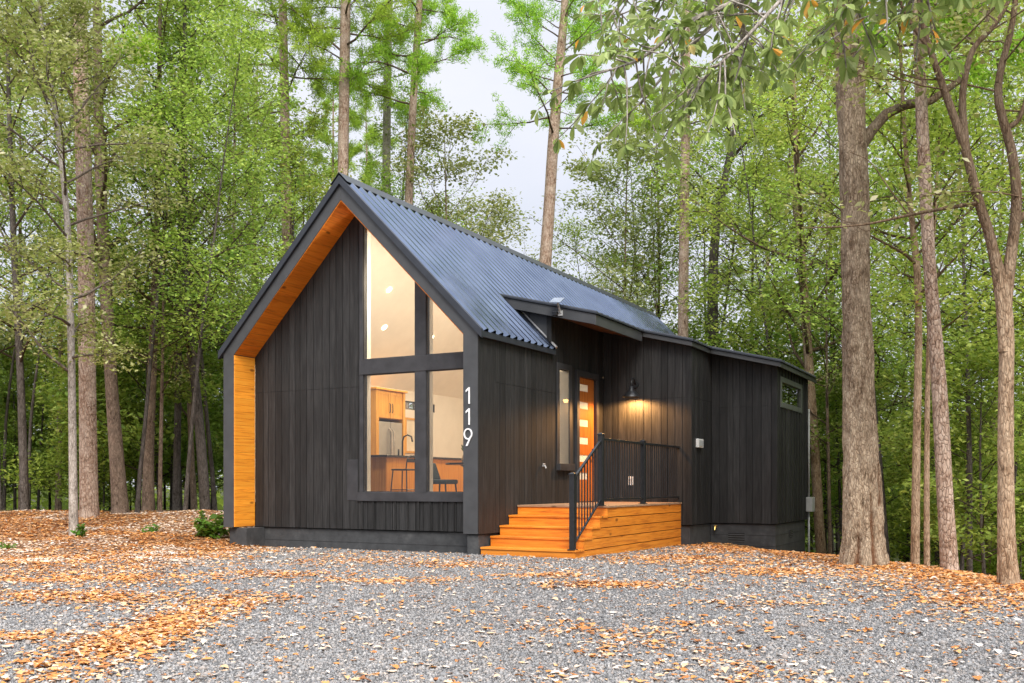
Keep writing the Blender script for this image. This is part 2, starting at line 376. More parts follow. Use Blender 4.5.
# windows of the gable: trim, sash, pane
def window(open_, name='window'):
    ua, ub, fb, ft = open_
    fr = MB(); w = .022; y0, y1 = D0 - .012, D0 + .03
    q = [(ua, fb(ua)), (ub, fb(ub)), (ub, ft(ub)), (ua, ft(ua))]
    def ring(q, w, y0, y1):
        c = Vector((sum(p[0] for p in q) / 4, sum(p[1] for p in q) / 4)); out = [Vector(p) for p in q]
        inn = []
        for i in range(4):
            p, a, b = out[i], out[i - 1], out[(i + 1) % 4]
            d1 = (a - p).normalized(); d2 = (b - p).normalized(); s = abs(d1.x * d2.y - d1.y * d2.x)
            inn.append(p + (d1 + d2) * (w / max(s, .2)))
        for i in range(4):
            j = (i + 1) % 4
            A, B, Ci, Di = out[i], out[j], inn[j], inn[i]
            fr.hexa([(A.x, y0, A.y), (B.x, y0, B.y), (B.x, y1, B.y), (A.x, y1, A.y), (Di.x, y0, Di.y), (Ci.x, y0, Ci.y), (Ci.x, y1, Ci.y), (Di.x, y1, Di.y)])
        return inn
    inn = ring(q, w, y0, y1)
    f = fr.build(name, TRIM, cabin)
    g = MB(); yy = D0 + .002
    g.add([(p.x + s * 0, yy, p.y) for p, s in zip(inn, (1, -1, -1, 1))], [(0, 1, 2, 3)]); g.build('pane', GLASS, f)
    j = MB()
    c = q
    for i in range(4):
        A, B = c[i], c[(i + 1) % 4]
        j.add([(A[0], y1 + .001, A[1]), (B[0], y1 + .001, B[1]), (B[0], y1 + .19, B[1]), (A[0], y1 + .19, A[1])], [(0, 1, 2, 3)])
    j.build('jamb', JAMB, f)
for o in win_open: window(o)
mb = MB()                                       # flat casing boards between and around the panes
mb.box(-1.715, -1.465, D0 - .035, D0 - .013, .722, 4.9); mb.box(-3.01, -2.925, D0 - .034, D0 - .0135, .722, 6.0)
mb.box(-3.01, -.30, D0 - .045, D0 - .0125, 3.005, 3.295); mb.box(-3.06, -.30, D0 - .05, D0 - .0125, .552, .722)
mb.box(-3.32, -3.06, D0 - .022, D0 - .0125, .56, 1.36)
mb.build('window_casing', TRIM, cabin, bevel=.004)

# front portal: legs, rakes, cedar lining
mb = MB(); t = .30
def prism(m, poly, y0, y1, r=None):            # poly in (x, z), counter-clockwise seen from the front
    n = len(poly); v = [(x, y0, z) for x, z in poly] + [(x, y1, z) for x, z in poly]
    m.add(v, [tuple(range(n)), tuple(range(2 * n - 1, n - 1, -1))] + [(i, i + n, (i + 1) % n + n, (i + 1) % n) for i in range(n)], r)
il = inner(-W + t)
prism(mb, [(-W, 0), (-W + t - .02, 0), (-W + t - .02, il - .02), (XM, inner(XM) + .02), (XM, HP), (-W, HE)], 0, D0 - .002, .5)
prism(mb, [(-t + .0, 0), (0, 0), (0, HE), (XM + .0005, HP), (XM + .0005, inner(XM) + .02), (-t, inner(-t) + .02)], 0, D0 - .002, .5)
mb.build('front_portal', FASCIA, cabin, bevel=.006)
mb = MB(); x = -W + t
z = 0.012
while z < il - .02:
    z2 = min(z + .138, il - .012); mb.box(x - .022, x, .012, D0 - .015, z, z2 - .003); z = z2
mb.build('reveal_lining', m_wood('reveal_board', (.56, .17, .02), (.95, .35, .03), (.97, .46, .06), axis=1), cabin, bevel=.003)  # lining colour raised to stand in for lamp light on the reveal
mb = MB()
def soffit(xa, xb, step):
    n = int(abs(xb - xa) / step)
    for i in range(n):
        a = xa + (xb - xa) * i / n; b = xa + (xb - xa) * (i + 1) / n - (.004 if xb > xa else -.004)
        lo, hi = min(a, b), max(a, b)
        c = [(lo, .012, inner(lo)), (hi, .012, inner(hi)), (hi, D0 - .015, inner(hi)), (lo, D0 - .015, inner(lo)), (lo, .012, inner(lo) + .018), (hi, .012, inner(hi) + .018), (hi, D0 - .015, inner(hi) + .018), (lo, D0 - .015, inner(lo) + .018)]
        mb.hexa(c)
soffit(-W + t, XM, .1); soffit(-t - .01, XM, .1)
mb.build('soffit_board', SOFFIT, cabin)

# side walls
SW = [(3.25, 3.72, K(1.30), K(3.24)), (4.13, 5.06, K(.505), K(3.19))]
ztop = lambda y: HE - .02 if y < 2.92 else 4.30
mb = MB()
boards(mb, (0, 0), (0, 1), (1, 0), D0, 2.92, K(0), K(HE - .03), (), seam=2.72, proud=.012)
boards(mb, (0, 0), (0, 1), (1, 0), 2.92, 5.53, K(0), K(4.38), SW, seam=2.72, proud=.012)
mb.box(-D0, .0, .01, .02, 0, .01)
mb.build('entry_side_wall', SIDING, cabin)
mb = MB(); mb.box(-.02, .013, 0.003, D0, 0.0, HE - .03, .5); mb.build('corner_board', SIDING, cabin)
mb = MB(); boards(mb, (-W, 0), (0, 1), (-1, 0), D0, LEN, K(0), K(HE - .03), [(5.5, 7.7, K(2.84), K(3.06))]); mb.build('far_side_wall', SIDING, cabin)
mb = MB(); boards(mb, (0, LEN), (1, 0), (0, 1), -W, 0, K(0), lambda x: roofz(x) - .05, (), [XM]); mb.build('rear_gable_wall', SIDING, cabin)
for a, b in ((5.5, 7.7),):
    mb = MB(); mb.box(-W - .03, -W + .1, a, b, 2.80, 2.85); mb.box(-W - .03, -W + .1, a, b, 3.05, 3.1); mb.box(-W - .03, -W + .1, a - .04, a + .01, 2.8, 3.1); mb.box(-W - .03, -W + .1, b - .01, b + .04, 2.8, 3.1)
    f = mb.build('clerestory_window', TRIM, cabin); g = MB(); g.add([(-W + .03, a, 2.84), (-W + .03, b, 2.84), (-W + .03, b, 3.06), (-W + .03, a, 3.06)], [(0, 1, 2, 3)]); g.build('pane', GLASS, f)
# dormer cheek (y = 2.92) with a pale corner board
shed = lambda x: 4.488 - .25 * x
mb = MB(); boards(mb, (0, 2.92), (1, 0), (0, -1), -1.05, 0, lambda x: roofz(x) + .02, lambda x: shed(x) - .2, (), bw=(.5, .6)); mb.build('dormer_cheek', FASCIA, cabin)
mb = MB(); mb.box(-.09, .016, 2.885, 3.01, HE + .02, shed(0) - .18); mb.build('dormer_corner_board', SIDING, cabin, bevel=.004)

# entry wing, step and back wing
XW, YW, XB, YB, Y2 = 2.05, 5.53, 3.524, 10.17, 7.008
mb = MB(); boards(mb, (0, YW), (1, 0), (0, -1), 0.013, XW, K(0), lambda x: shed(x) - .06, (), seam=2.75); mb.build('porch_wall', SIDING, cabin)
mb = MB(); boards(mb, (XW, 0), (0, 1), (1, 0), YW, Y2, K(0), K(shed(XW) - .08), (), seam=2.75); mb.build('wing_return_wall', SIDING, cabin)
mb = MB(); boards(mb, (0, Y2), (1, 0), (0, -1), XW + .013, XB, K(0), lambda x: shed(x) - .06, (), seam=2.62); mb.build('rear_wing_front_wall', SIDING, cabin)
HW = (7.33, 9.36, K(2.70), K(3.19))
mb = MB(); boards(mb, (XB, 0), (0, 1), (1, 0), Y2, YB, K(0), K(shed(XB) - .08), [HW], bw=(.30, .31), gap=.0)
for y in np.arange(Y2 + .18, YB - .1, .302):
    for z0, z1 in (((.01, 2.60), (3.29, shed(XB) - .1)) if 7.2 < y < 9.45 else ((.01, shed(XB) - .1),)): mb.box(XB + .011, XB + .035, y - .022, y + .022, z0, z1)
mb.build('batten_side_wall', SIDING, cabin)
mb = MB(); boards(mb, (0, YB), (1, 0), (0, 1), 0, XB, K(0), lambda x: shed(x) - .06, ()); mb.build('rear_wing_back_wall', SIDING, cabin)
for (x, y, sx, sy, z1) in ((XW, YW, 1, -1, shed(XW) - .1), (XB, Y2, 1, -1, shed(XB) - .1), (XB, YB, 1, 1, shed(XB) - .1)):
    mb = MB(); mb.box(x - .10, x + .03, y + sy * .03, y + sy * -.0, .002, z1); mb.box(x - .002, x + .03, y, y - sy * .10, .002, z1); mb.build('corner_trim', SIDING, cabin, bevel=.004)
mb = MB(); y0, y1 = HW[:2]; x0, x1 = XB - .08, XB + .05
mb.box(x0, x1, y0 - .1, y0 + .02, 2.60, 3.29); mb.box(x0, x1, y1 - .02, y1 + .1, 2.60, 3.29); mb.box(x0, x1 - .003, y0, y1, 2.601, 2.72); mb.box(x0, x1 - .003, y0, y1, 3.17, 3.289)
f = mb.build('high_window', plain('grey_window_trim', (.085, .095, .085), .5), cabin, bevel=.005)
g = MB(); g.add([(XB - .0, y0, 2.7), (XB - .0, y1, 2.7), (XB - .0, y1, 3.2), (XB - .0, y0, 3.2)], [(0, 1, 2, 3)]); g.build('pane', GLASS, f)
mb = MB(); mb.box(XB - 1.25, XB - 1.2, y0 - .2, y1 + .6, .5, 3.4); mb.build('bathroom_partition', plain('dim_inner_wall', (.3, .3, .27), .8), cabin)

# foundation
mb = MB()
def block(x0, x1, y0, y1, z1=-.012, z0=-1.9): mb.box(x0, x1, y0, y1, z0, z1, .5)
block(-5.69, -.25, D0 + .03, D0 + .22); block(-.24, -.01, .04, .26); block(-5.96, -5.5, .10, .24, -.012, -.9); block(-5.75, -5.5, .241, D0 + .029, -.013, -.9)
block(-.2, -.03, .27, YW); block(0.0, XW - .03, YW + .03, YW + .2); block(XW - .2, XW - .031, YW + .2, Y2 + .03)
block(XW - .03, XB - .03, Y2 + .03, Y2 + .2); block(XB - .2, XB - .031, Y2 + .2, YB - .03); block(0, XB - .2, YB - .2, YB - .031)
block(-W + .03, -W + .2, D0 + .25, LEN - .05); block(-W + .2, -.1, LEN - .2, LEN - .04)
mb.build('foundation', CONC, cabin, bevel=.008)
JOINT = plain('dark_joint', (.03, .03, .032), .9)
for z in (-.26, -.5, -.74):
    mb = MB(); mb.box(XW - .02, XB - .03, Y2 + .026, Y2 + .04, z - .006, z + .006); mb.box(XB - .05, XB - .026, Y2 + .05, YB - .05, z - .006, z + .006)
    mb.build('mortar_joint', JOINT, cabin)
    if z > -.4: mb = MB(); mb.box(-5.6, -.26, D0 + .026, D0 + .04, z - .006, z + .006); mb.build('mortar_joint', JOINT, cabin)
def vent(x0, x1, y0, y1, z0, z1, along_x):
    m = MB(); m.box(x0, x1, y0, y1, z0, z1)
    f = m.build('foundation_vent', plain('vent_dark', (.008, .008, .008), .8), cabin); l = MB()
    n = 4
    for i in range(n):
        z = z0 + (z1 - z0) * (i + .55) / n
        if along_x: l.hexa([(x0, y0 - .002, z - .02), (x1, y0 - .002, z - .02), (x1, y0 + .01, z), (x0, y0 + .01, z), (x0, y0 - .004, z - .012), (x1, y0 - .004, z - .012), (x1, y0 + .008, z + .008), (x0, y0 + .008, z + .008)])
        else: l.box(x1 - .004, x1 + .004, y0, y1, z - .012, z)
    l.build('louvre', plain('vent_louvre', (.07, .07, .07), .6), f)
vent(2.44, 2.81, Y2 + .02, Y2 + .05, -.42, -.22, True); vent(XB - .06, XB - .022, 8.4, 8.75, -.36, -.2, False)

# main roof
ROOFTRIM = plain('dark_roof_trim', (.035, .04, .05), .45, .3, vary=.2, scale=4)
def ribbed(m, y0, y1, xt, zt, xb, zb, per=.27, h=.07):
    prof = []; y = y0
    while y < y1:
        for dy, hh in ((0, 0), (per * .14, 0), (per * .44, h), (per * .64, h), (per * .90, 0)):
            if y + dy < y1: prof.append((y + dy, hh))
        y += per
    prof.append((y1, 0)); nx, nz = (zt - zb), (xb - xt); L = math.hypot(nx, nz); nx, nz = nx / L, abs(nz) / L
    if xb < xt: nx = -nx
    if xb > xt: nx = abs(nx)
    v = []; f = []
    for (yy, hh) in prof: v += [(xt + nx * hh, yy, zt + nz * hh), (xb + nx * hh, yy, zb + nz * hh)]
    for i in range(len(prof) - 1):
        q = (2 * i, 2 * i + 1, 2 * i + 3, 2 * i + 2); f.append(q if xb > xt else q[::-1])
    m.add(v, f, .5)
mb = MB(); TP = HP + .055
def zr(x): return roofz(x) + .055
ribbed(mb, -.03, 2.90, XM, TP, .09, zr(.09)); ribbed(mb, 2.90, LEN + .25, XM, TP, -.98, zr(-.98)); ribbed(mb, -.03, LEN + .25, XM, TP, -W - .09, zr(-W - .09))
roof = mb.build('main_roof', ROOF, cabin)
mb = MB()                                       # deck under the sheets
for (xa, xb, y0, y1) in ((XM, .05, .0, 2.9), (XM, -.98, 2.9, LEN + .2)):
    mb.hexa([(xa, y0, roofz(xa) + .003), (xb, y0, roofz(xb) + .003), (xb, y1, roofz(xb) + .003), (xa, y1, roofz(xa) + .003), (xa, y0, zr(xa) - .006), (xb, y0, zr(xb) - .006), (xb, y1, zr(xb) - .006), (xa, y1, zr(xa) - .006)])
mb.hexa([(-W - .05, 0, roofz(-W - .05) + .003), (XM, 0, HP + .003), (XM, LEN + .2, HP + .003), (-W - .05, LEN + .2, roofz(-W - .05) + .003), (-W - .05, 0, zr(-W - .05) - .006), (XM, 0, zr(XM) - .006), (XM, LEN + .2, zr(XM) - .006), (-W - .05, LEN + .2, zr(-W - .05) - .006)])
mb.build('roof_deck', TRIM, roof)
mb = MB()                                       # rake, eave and ridge trims
for (xa, xb) in ((XM, .10), (XM, -W - .10)):
    s = 1 if xb > xa else -1
    c = lambda y0, y1, za, zb_: [(xa, y0, roofz(xa) + za), (xb, y0, roofz(xb) + za), (xb, y1, roofz(xb) + za), (xa, y1, roofz(xa) + za), (xa, y0, roofz(xa) + zb_), (xb, y0, roofz(xb) + zb_), (xb, y1, roofz(xb) + zb_), (xa, y1, roofz(xa) + zb_)]
    k = c(-.055, .02, -.06, .10)
    mb.hexa(k if s > 0 else [k[1], k[0], k[3], k[2], k[5], k[4], k[7], k[6]])
mb.bar((.09, -.05, zr(.09) - .05), (.09, 2.92, zr(.09) - .03), .03, .11); mb.bar((-W - .09, -.05, zr(-W - .09) - .05), (-W - .09, LEN, zr(-W - .09) - .05), .03, .085)
for s in (1, -1):
    mb.hexa([(XM, -.06, TP + .085), (XM + s * .2, -.06, TP + .085 - .2016), (XM + s * .2, LEN + .27, TP + .085 - .2016), (XM, LEN + .27, TP + .085), (XM, -.06, TP + .10), (XM + s * .2, -.06, TP + .10 - .2016), (XM + s * .2, LEN + .27, TP + .10 - .2016), (XM, LEN + .27, TP + .10)])
mb.build('roof_trim', ROOFTRIM, roof, bevel=.004)
mb = MB(); mb.bar((-.98, 2.93, zr(-.98) + .075), (.10, 2.93, zr(.10) + .075), .07, .06); mb.build('step_flashing', FLASH, roof)

# low roof over entry and wings: three bays of one slope
def lowroof(name, x0, x1, y0, y1, fas, ov):
    m = MB(); z0 = lambda x: shed(x)
    ribs = MB()
    n = max(2, int((y1 - y0) / .27)); v = []
    c = [(x0, y0, z0(x0) - .03), (x1, y0, z0(x1) - .03), (x1, y1, z0(x1) - .03), (x0, y1, z0(x0) - .03), (x0, y0, z0(x0)), (x1, y0, z0(x1)), (x1, y1, z0(x1)), (x0, y1, z0(x0))]
    m.hexa(c, .5)
    for i in range(n + 1):
        y = y0 + .02 + (y1 - y0 - .05) * i / n; m.hexa([(x0, y, z0(x0) - .001), (x1 - .01, y, z0(x1 - .01) - .001), (x1 - .01, y + .05, z0(x1 - .01) - .001), (x0, y + .05, z0(x0) - .001), (x0, y + .01, z0(x0) + .028), (x1 - .01, y + .01, z0(x1 - .01) + .028), (x1 - .01, y + .04, z0(x1 - .01) + .028), (x0, y + .04, z0(x0) + .028)])
    r = m.build(name, ROOFTRIM, cabin)
    f = MB()
    f.hexa([(x0, y0 + .03, z0(x0) - fas), (x1 - .04, y0 + .03, z0(x1) - fas), (x1 - .04, y0 + .06, z0(x1) - fas), (x0, y0 + .06, z0(x0) - fas), (x0, y0 + .03, z0(x0) - .034), (x1 - .04, y0 + .03, z0(x1) - .034), (x1 - .04, y0 + .06, z0(x1) - .034), (x0, y0 + .06, z0(x0) - .034)])
    f.box(x1 - .069, x1 - .038, y0 + .031, y1 - .01, z0(x1) - fas - .002, z0(x1) - .033)
    f.build('fascia', FASCIA, r, bevel=.005)
    s = MB(); s.hexa([(x0, y0 + .061, z0(x0) - fas + .03), (x1 - .07, y0 + .061, z0(x1 - .07) - fas + .03), (x1 - .07, y1, z0(x1 - .07) - fas + .03), (x0, y1, z0(x0) - fas + .03), (x0, y0 + .061, z0(x0) - fas + .045), (x1 - .07, y0 + .061, z0(x1 - .07) - fas + .045), (x1 - .07, y1, z0(x1 - .07) - fas + .045), (x0, y1, z0(x0) - fas + .045)])
    s.build('soffit', SOFFITD, r)
    return r
SOFFITD = m_wood('brown_soffit', (.06, .03, .018), (.13, .065, .035), (.2, .11, .06), axis=1, knots=False)
lowroof('porch_roof', -1.12, 1.09, 2.70, 5.26, .235, 0)
lowroof('wing_roof', -1.12, 2.19, 5.262, 6.60, .13, 0)
lowroof('rear_wing_roof', -1.12, 3.74, 6.602, 10.52, .13, 0)

# entry: side window and front door
mb = MB(); y0, y1 = 3.25, 3.72
mb.box(.0125, .03, y0 - .12, y0, 1.18, 3.36); mb.box(.0125, .03, y1, y1 + .12, 1.18, 3.36); mb.box(-.09, .10, y0 - .121, y1 + .119, 1.16, 1.30); mb.box(-.09, .034, y0, y1, 3.24, 3.359)
f = mb.build('sidelight_window', TRIM, cabin, bevel=.004)
g = MB(); g.add([(.012, y0, 1.3), (.012, y1, 1.3), (.012, y1, 3.24), (.012, y0, 3.24)], [(0, 1, 2, 3)]); g.build('pane', GLASS, f)
g = MB(); g.box(-.14, -.092, y0 - .02, y1 + .02, 1.26, 1.299); g.box(-.75, .010, y1 - .014, y1 - .003, 1.302, 3.238); g.build('jamb', JAMB, f)
mb = MB(); y0, y1 = 4.13, 5.06
mb.box(-.10, .07, y0 - .11, y0 + .015, .5, 3.30); mb.box(-.10, .07, y1 - .015, y1 + .11, .5, 3.30); mb.box(-.10, .069, y0 + .014, y1 - .014, 3.17, 3.299)
df = mb.build('door_frame', TRIM, cabin, bevel=.004)
mb = MB(); y0, y1 = 4.15, 5.04; dx0, dx1 = -.045, .0; la, lb = 4.19, 4.74
lz = [(2.88, 3.03), (2.50, 2.65), (2.12, 2.27), (1.74, 1.89), (1.36, 1.51), (.98, 1.13)]
zs = [.51] + [z for p in reversed(lz) for z in p] + [3.165]
mb.box(dx0, dx1, y0, la, .51, 3.165); mb.box(dx0, dx1, lb, y1, .51, 3.165)
for a, b in zip(zs[0::2], zs[1::2]): mb.box(dx0, dx1 - .002, la + .0005, lb - .0005, a, b)
door = mb.build('front_door', DOORW, cabin)
for a, b in lz:
    g = MB(); g.box(-.03, -.012, la + .001, lb - .001, a + .001, b - .001); g.build('door_lite', FROST, door)
g = MB(); g.box(.001, .02, 4.93, 4.97, 1.5, 1.66); g.bar((.045, 4.95, 1.46), (.045, 4.85, 1.46), .016, .02); g.bar((.0, 4.95, 1.46), (.05, 4.95, 1.46), .02, .02); g.build('door_handle', BLACK, door)

# interior shell
mb = MB(); mb.box(-W + .12, -.12, D0 + .11, 9.6, .44, .5); mb.build('interior_floor', FLOORW, cabin)
mb = MB()
mb.add([(-.13, D0 + .11, .5), (-.13, 3.25, .5), (-.13, 3.25, 3.3), (-.13, D0 + .11, 3.3)], [(0, 1, 2, 3)])
mb.add([(-.13, 3.74, .5), (-.13, 4.1, .5), (-.13, 4.1, 3.3), (-.13, 3.74, 3.3)], [(0, 1, 2, 3)]); mb.add([(-.13, 3.25, .5), (-.13, 3.74, .5), (-.13, 3.74, 1.28), (-.13, 3.25, 1.28)], [(0, 1, 2, 3)])
mb.add([(-.13, 5.1, .5), (-.13, 9.6, .5), (-.13, 9.6, 3.3), (-.13, 5.1, 3.3)], [(0, 1, 2, 3)])
xl = -W + .13
def leftq(y0, y1, z0, z1): mb.add([(xl, y0, z0), (xl, y1, z0), (xl, y1, z1), (xl, y0, z1)], [(3, 2, 1, 0)])
leftq(D0 + .11, 9.6, .5, 2.84); leftq(D0 + .11, 9.6, 3.06, 3.46); leftq(D0 + .11, 5.5, 2.84, 3.06); leftq(7.7, 9.6, 2.84, 3.06)
mb.add([(xl, 9.6, .5), (-.13, 9.6, .5), (-.13, 9.6, 3.3), (XM, 9.6, 6.2), (xl, 9.6, 3.46)], [(0, 1, 2, 3, 4)])
mb.add(lin.v, lin.f)
mb.build('interior_wall', WHITE, cabin)
mb = MB(); cz = lambda x: (3.33 - SL * (x + .13)) if x > XM else 3.33 - SL * (XM * 2 - x + .13)
mb.add([(-.13, D0 + .11, cz(-.13)), (XM, D0 + .11, cz(XM)), (XM, 9.6, cz(XM)), (-.13, 9.6, cz(-.13))], [(0, 1, 2, 3)]); mb.add([(xl, D0 + .11, cz(xl)), (XM, D0 + .11, cz(XM)), (XM, 9.6, cz(XM)), (xl, 9.6, cz(xl))], [(3, 2, 1, 0)])
mb.build('vaulted_ceiling', WHITE, cabin)
# ceiling fittings; the front pair is unseen, added to brighten the island end
for (x, y) in ((-4.05, 3.0), (-4.72, 3.75), (-4.7, 5.7), (-1.6, 3.0), (-1.6, 5.6), (-4.4, 8.0), (-3.9, 1.3), (-1.9, 1.3)):
    s = 1 if x > XM else -1; nz = Vector((-SL * s, 0, -1)).normalized(); c = Vector((x, y, cz(x))) + nz * .012
    m = MB(); tx = Vector((0, 1, 0)); ty = nz.cross(tx)
    m.add([c + (tx * math.cos(k * math.pi / 8) + ty * math.sin(k * math.pi / 8)) * .07 for k in range(16)], [tuple(range(16)) if nz.dot(tx.cross(ty)) > 0 else tuple(range(16))[::-1]])
    d = m.build('downlight', DOWN, cabin)
    ld = bpy.data.lights.new('downlight_lamp', 'AREA'); ld.shape = 'DISK'; ld.size = .2; ld.energy = 62; ld.color = (1, .82, .60)
    lo = bpy.data.objects.new('downlight_lamp', ld); col.objects.link(lo); lo.location = c + nz * .03; lo.rotation_euler = nz.to_track_quat('-Z', 'Y').to_euler()

# ------------------------------------------------------------------ porch with steps and railing
XD, YA, ZD, TR, RI = 1.84, 1.433, .489, .342, .178
porch = thing('porch', 'orange stained timber porch with five wide steps beside the black wall', 'porch', (.9, 2.7, -.38))
mb = MB()
y = YA - .02; 
while y < YW - .02:
    y2 = min(y + .14, YW - .004); mb.box(.025, XD + .02, y, y2 - .006, ZD - .035, ZD); y = y2
mb.build('deck', DECK, porch, bevel=.003)
mb = MB()
for k in range(5):
    z1 = ZD - .037 - k * RI; f = YA - k * TR; mb.box(XD - .03, XD, f + .034, YW - .02, z1 - RI + .014, z1, random.random())
mb.build('side_board', CEDAR_Y, porch, bevel=.003)
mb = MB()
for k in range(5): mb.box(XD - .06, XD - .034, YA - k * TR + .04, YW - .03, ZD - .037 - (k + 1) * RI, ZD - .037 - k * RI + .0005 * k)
mb.build('side_frame', plain('shadowed_framing', (.05, .02, .008), .8), porch)  # dark backing: shade of the gaps between side boards put into its colour
for k in range(5):
    f = YA - k * TR; zt_ = ZD - k * RI; m = MB()
    m.box(.026, XD, f, f + .03, zt_ - RI - .001 if k < 4 else zt_ - RI - .08, zt_ - .037)
    if k > 0: m.box(.026, XD + .02, f - .02, f + TR + .002, zt_ - .036, zt_)
    m.build('step', CEDAR_X, porch, bevel=.004)
rail = MB(); xr = XD - .06
rail.bar((xr, .10 + .04, .97), (xr, 1.295, 1.66), .045, .035); rail.bar((xr, .14, -.14), (xr, 1.27, .60), .035, .03)
rail.box(xr - .028, xr + .028, 1.33, YW - .005, 1.655, 1.70); rail.box(xr - .02, xr + .02, 1.33, YW - .005, .585, .62)
ro = rail.build('railing', BLACK, porch, bevel=.004)
for (y, z0, z1) in ((.10, ZD - 4 * RI, 1.05), (1.295, ZD, 1.77), (3.378, ZD, 1.73)):
    m = MB(); m.box(xr - .045, xr + .045, y - .045, y + .045, z0 + .012, z1 - .02); m.box(xr - .07, xr + .07, y - .07, y + .07, z0 + .001, z0 + .014); m.box(xr - .052, xr + .052, y - .052, y + .052, z1 - .02, z1 + .002)
    m.hexa([(xr - .05, y - .05, z1 + .002), (xr + .05, y - .05, z1 + .002), (xr + .05, y + .05, z1 + .002), (xr - .05, y + .05, z1 + .002), (xr - .02, y - .02, z1 + .022), (xr + .02, y - .02, z1 + .022), (xr + .02, y + .02, z1 + .022), (xr - .02, y + .02, z1 + .022)])
    m.build('newel_post', BLACK, ro, bevel=.004)
for i in range(33):
    y = 1.42 + i * .124
    if abs(y - 3.378) < .06 or y > YW - .05: continue
    m = MB(); m.box(xr - .009, xr + .009, y - .009, y + .009, .62, 1.656); m.build('baluster', BLACK, ro)
for i in range(9):
    y = .24 + i * .116; t_ = (y - .14) / 1.13
    m = MB(); m.box(xr - .009, xr + .009, y - .009, y + .009, -.14 + t_ * .74, .965 + (y - .14) / 1.155 * .69); m.build('baluster', BLACK, ro)

# ------------------------------------------------------------------ fittings on the walls
def digit(kind, xc, zb, h, label):
    m = MB(); y0, y1 = -.022, -.004; w = .024
    if kind == '1':
        m.box(xc + .012, xc + .012 + w, y0, y1, zb, zb + h)
        m.hexa([(xc - .045, y0, zb + h - .085), (xc + .0115, y0, zb + h - .045), (xc + .0115, y1, zb + h - .045), (xc - .045, y1, zb + h - .085), (xc - .045, y0, zb + h - .05), (xc + .0115, y0, zb + h - .003), (xc + .0115, y1, zb + h - .003), (xc - .045, y1, zb + h - .05)])
    else:
        rx, rz = .088, .10; cx_, cz_ = xc, zb + h - rz; n = 28
        for k in range(n):
            a, b = 2 * math.pi * k / n, 2 * math.pi * (k + 1) / n; q = []
            for y in (y0, y1):
                q += [(cx_ + math.cos(a) * (rx - w), y, cz_ + math.sin(a) * (rz - w)), (cx_ + math.cos(b) * (rx - w), y, cz_ + math.sin(b) * (rz - w)), (cx_ + math.cos(b) * rx, y, cz_ + math.sin(b) * rz), (cx_ + math.cos(a) * rx, y, cz_ + math.sin(a) * rz)]
            m.add(q, [(3, 2, 1, 0)[::-1], (4, 5, 6, 7)[::-1], (0, 1, 5, 4), (2, 3, 7, 6)], .5)
        m.hexa([(xc - .045, y0 - .001, zb), (xc - .007, y0 - .001, zb), (xc - .007, y1, zb), (xc - .045, y1, zb), (xc + .05, y0 - .001, zb + h - .135), (xc + .0865, y0 - .001, zb + h - .115), (xc + .0865, y1, zb + h - .115), (xc + .05, y1, zb + h - .135)])
    o = m.build('house_numeral', NUM); tag(o, label, 'numeral', 'white house numerals on the corner post')
digit('1', -.19, 2.29, .29, 'topmost white numeral 1 on the black corner post')
digit('1', -.19, 1.92, .29, 'middle white numeral 1, directly above the 9 on the corner post')
digit('9', -.19, 1.55, .31, 'white numeral 9, lowest of the three house numerals')

lampx, lampy, lampz = .80, YW - .013, 3.03
lamp = thing('wall_lamp', 'black gooseneck barn lamp glowing on the wall above the porch railing', 'lamp', (lampx, lampy, 2.95))
m = MB(); m.tube([(lampx, lampy - .001, lampz + .05), (lampx, lampy - .03, lampz + .05)], [.075, .075], 16); m.build('back_plate', BLACK, lamp)
m = MB(); m.tube([(lampx, lampy - .02, lampz + .05), (lampx, lampy - .10, lampz + .15), (lampx, lampy - .2, lampz + .17), (lampx, lampy - .27, lampz + .08), (lampx, lampy - .28, lampz - .03)], .016, 8); m.build('gooseneck', BLACK, lamp, smooth=True)
m = MB(); m.lathe((lampx, lampy - .28, lampz - .25), [(.19, 0), (.185, .02), (.12, .10), (.055, .15), (.05, .24), (.0, .245)], 24); m.lathe((lampx, lampy - .28, lampz - .25), [(.185, .004), (.115, .095), (.045, .14), (.0, .14)], 24); m.build('lamp_shade', BLACK, lamp, smooth=True)
m = MB(); m.lathe((lampx, lampy - .28, lampz - .25), [(.0, .02), (.035, .03), (.045, .06), (.03, .1), (.0, .11)], 14); m.build('bulb', BULB, lamp, smooth=True)
ld = bpy.data.lights.new('porch_lamp', 'SPOT'); ld.energy = 330; ld.color = (1, .48, .15); ld.spot_size = R(172); ld.spot_blend = .35; ld.shadow_soft_size = .06
lo = bpy.data.objects.new('porch_lamp', ld); col.objects.link(lo); lo.location = (lampx, lampy - .28, lampz - .26)

sl = thing('solar_light', 'small solar flood light on the fascia over the entry', 'light', (.35, 2.70, 4.25))
m = MB(); z = shed(.3); m.hexa([(.18, 2.45, z + .02), (.42, 2.45, z + .0), (.42, 2.66, z + .12), (.18, 2.66, z + .14), (.18, 2.45, z + .04), (.42, 2.45, z + .02), (.42, 2.66, z + .14), (.18, 2.66, z + .16)]); m.build('solar_panel', plain('solar_cell', (.16, .19, .24), .25, .2), sl, bevel=.004)
m = MB(); m.bar((.3, 2.72, z - .16), (.3, 2.58, z + .06), .03, .03); m.box(.25, .35, 2.705, 2.728, z - .2, z - .1); m.build('bracket', GREYP, sl)
m = MB(); m.box(.16, .26, 2.62, 2.70, z - .2, z - .12); m.build('lamp_head', BLACK, sl, bevel=.01)

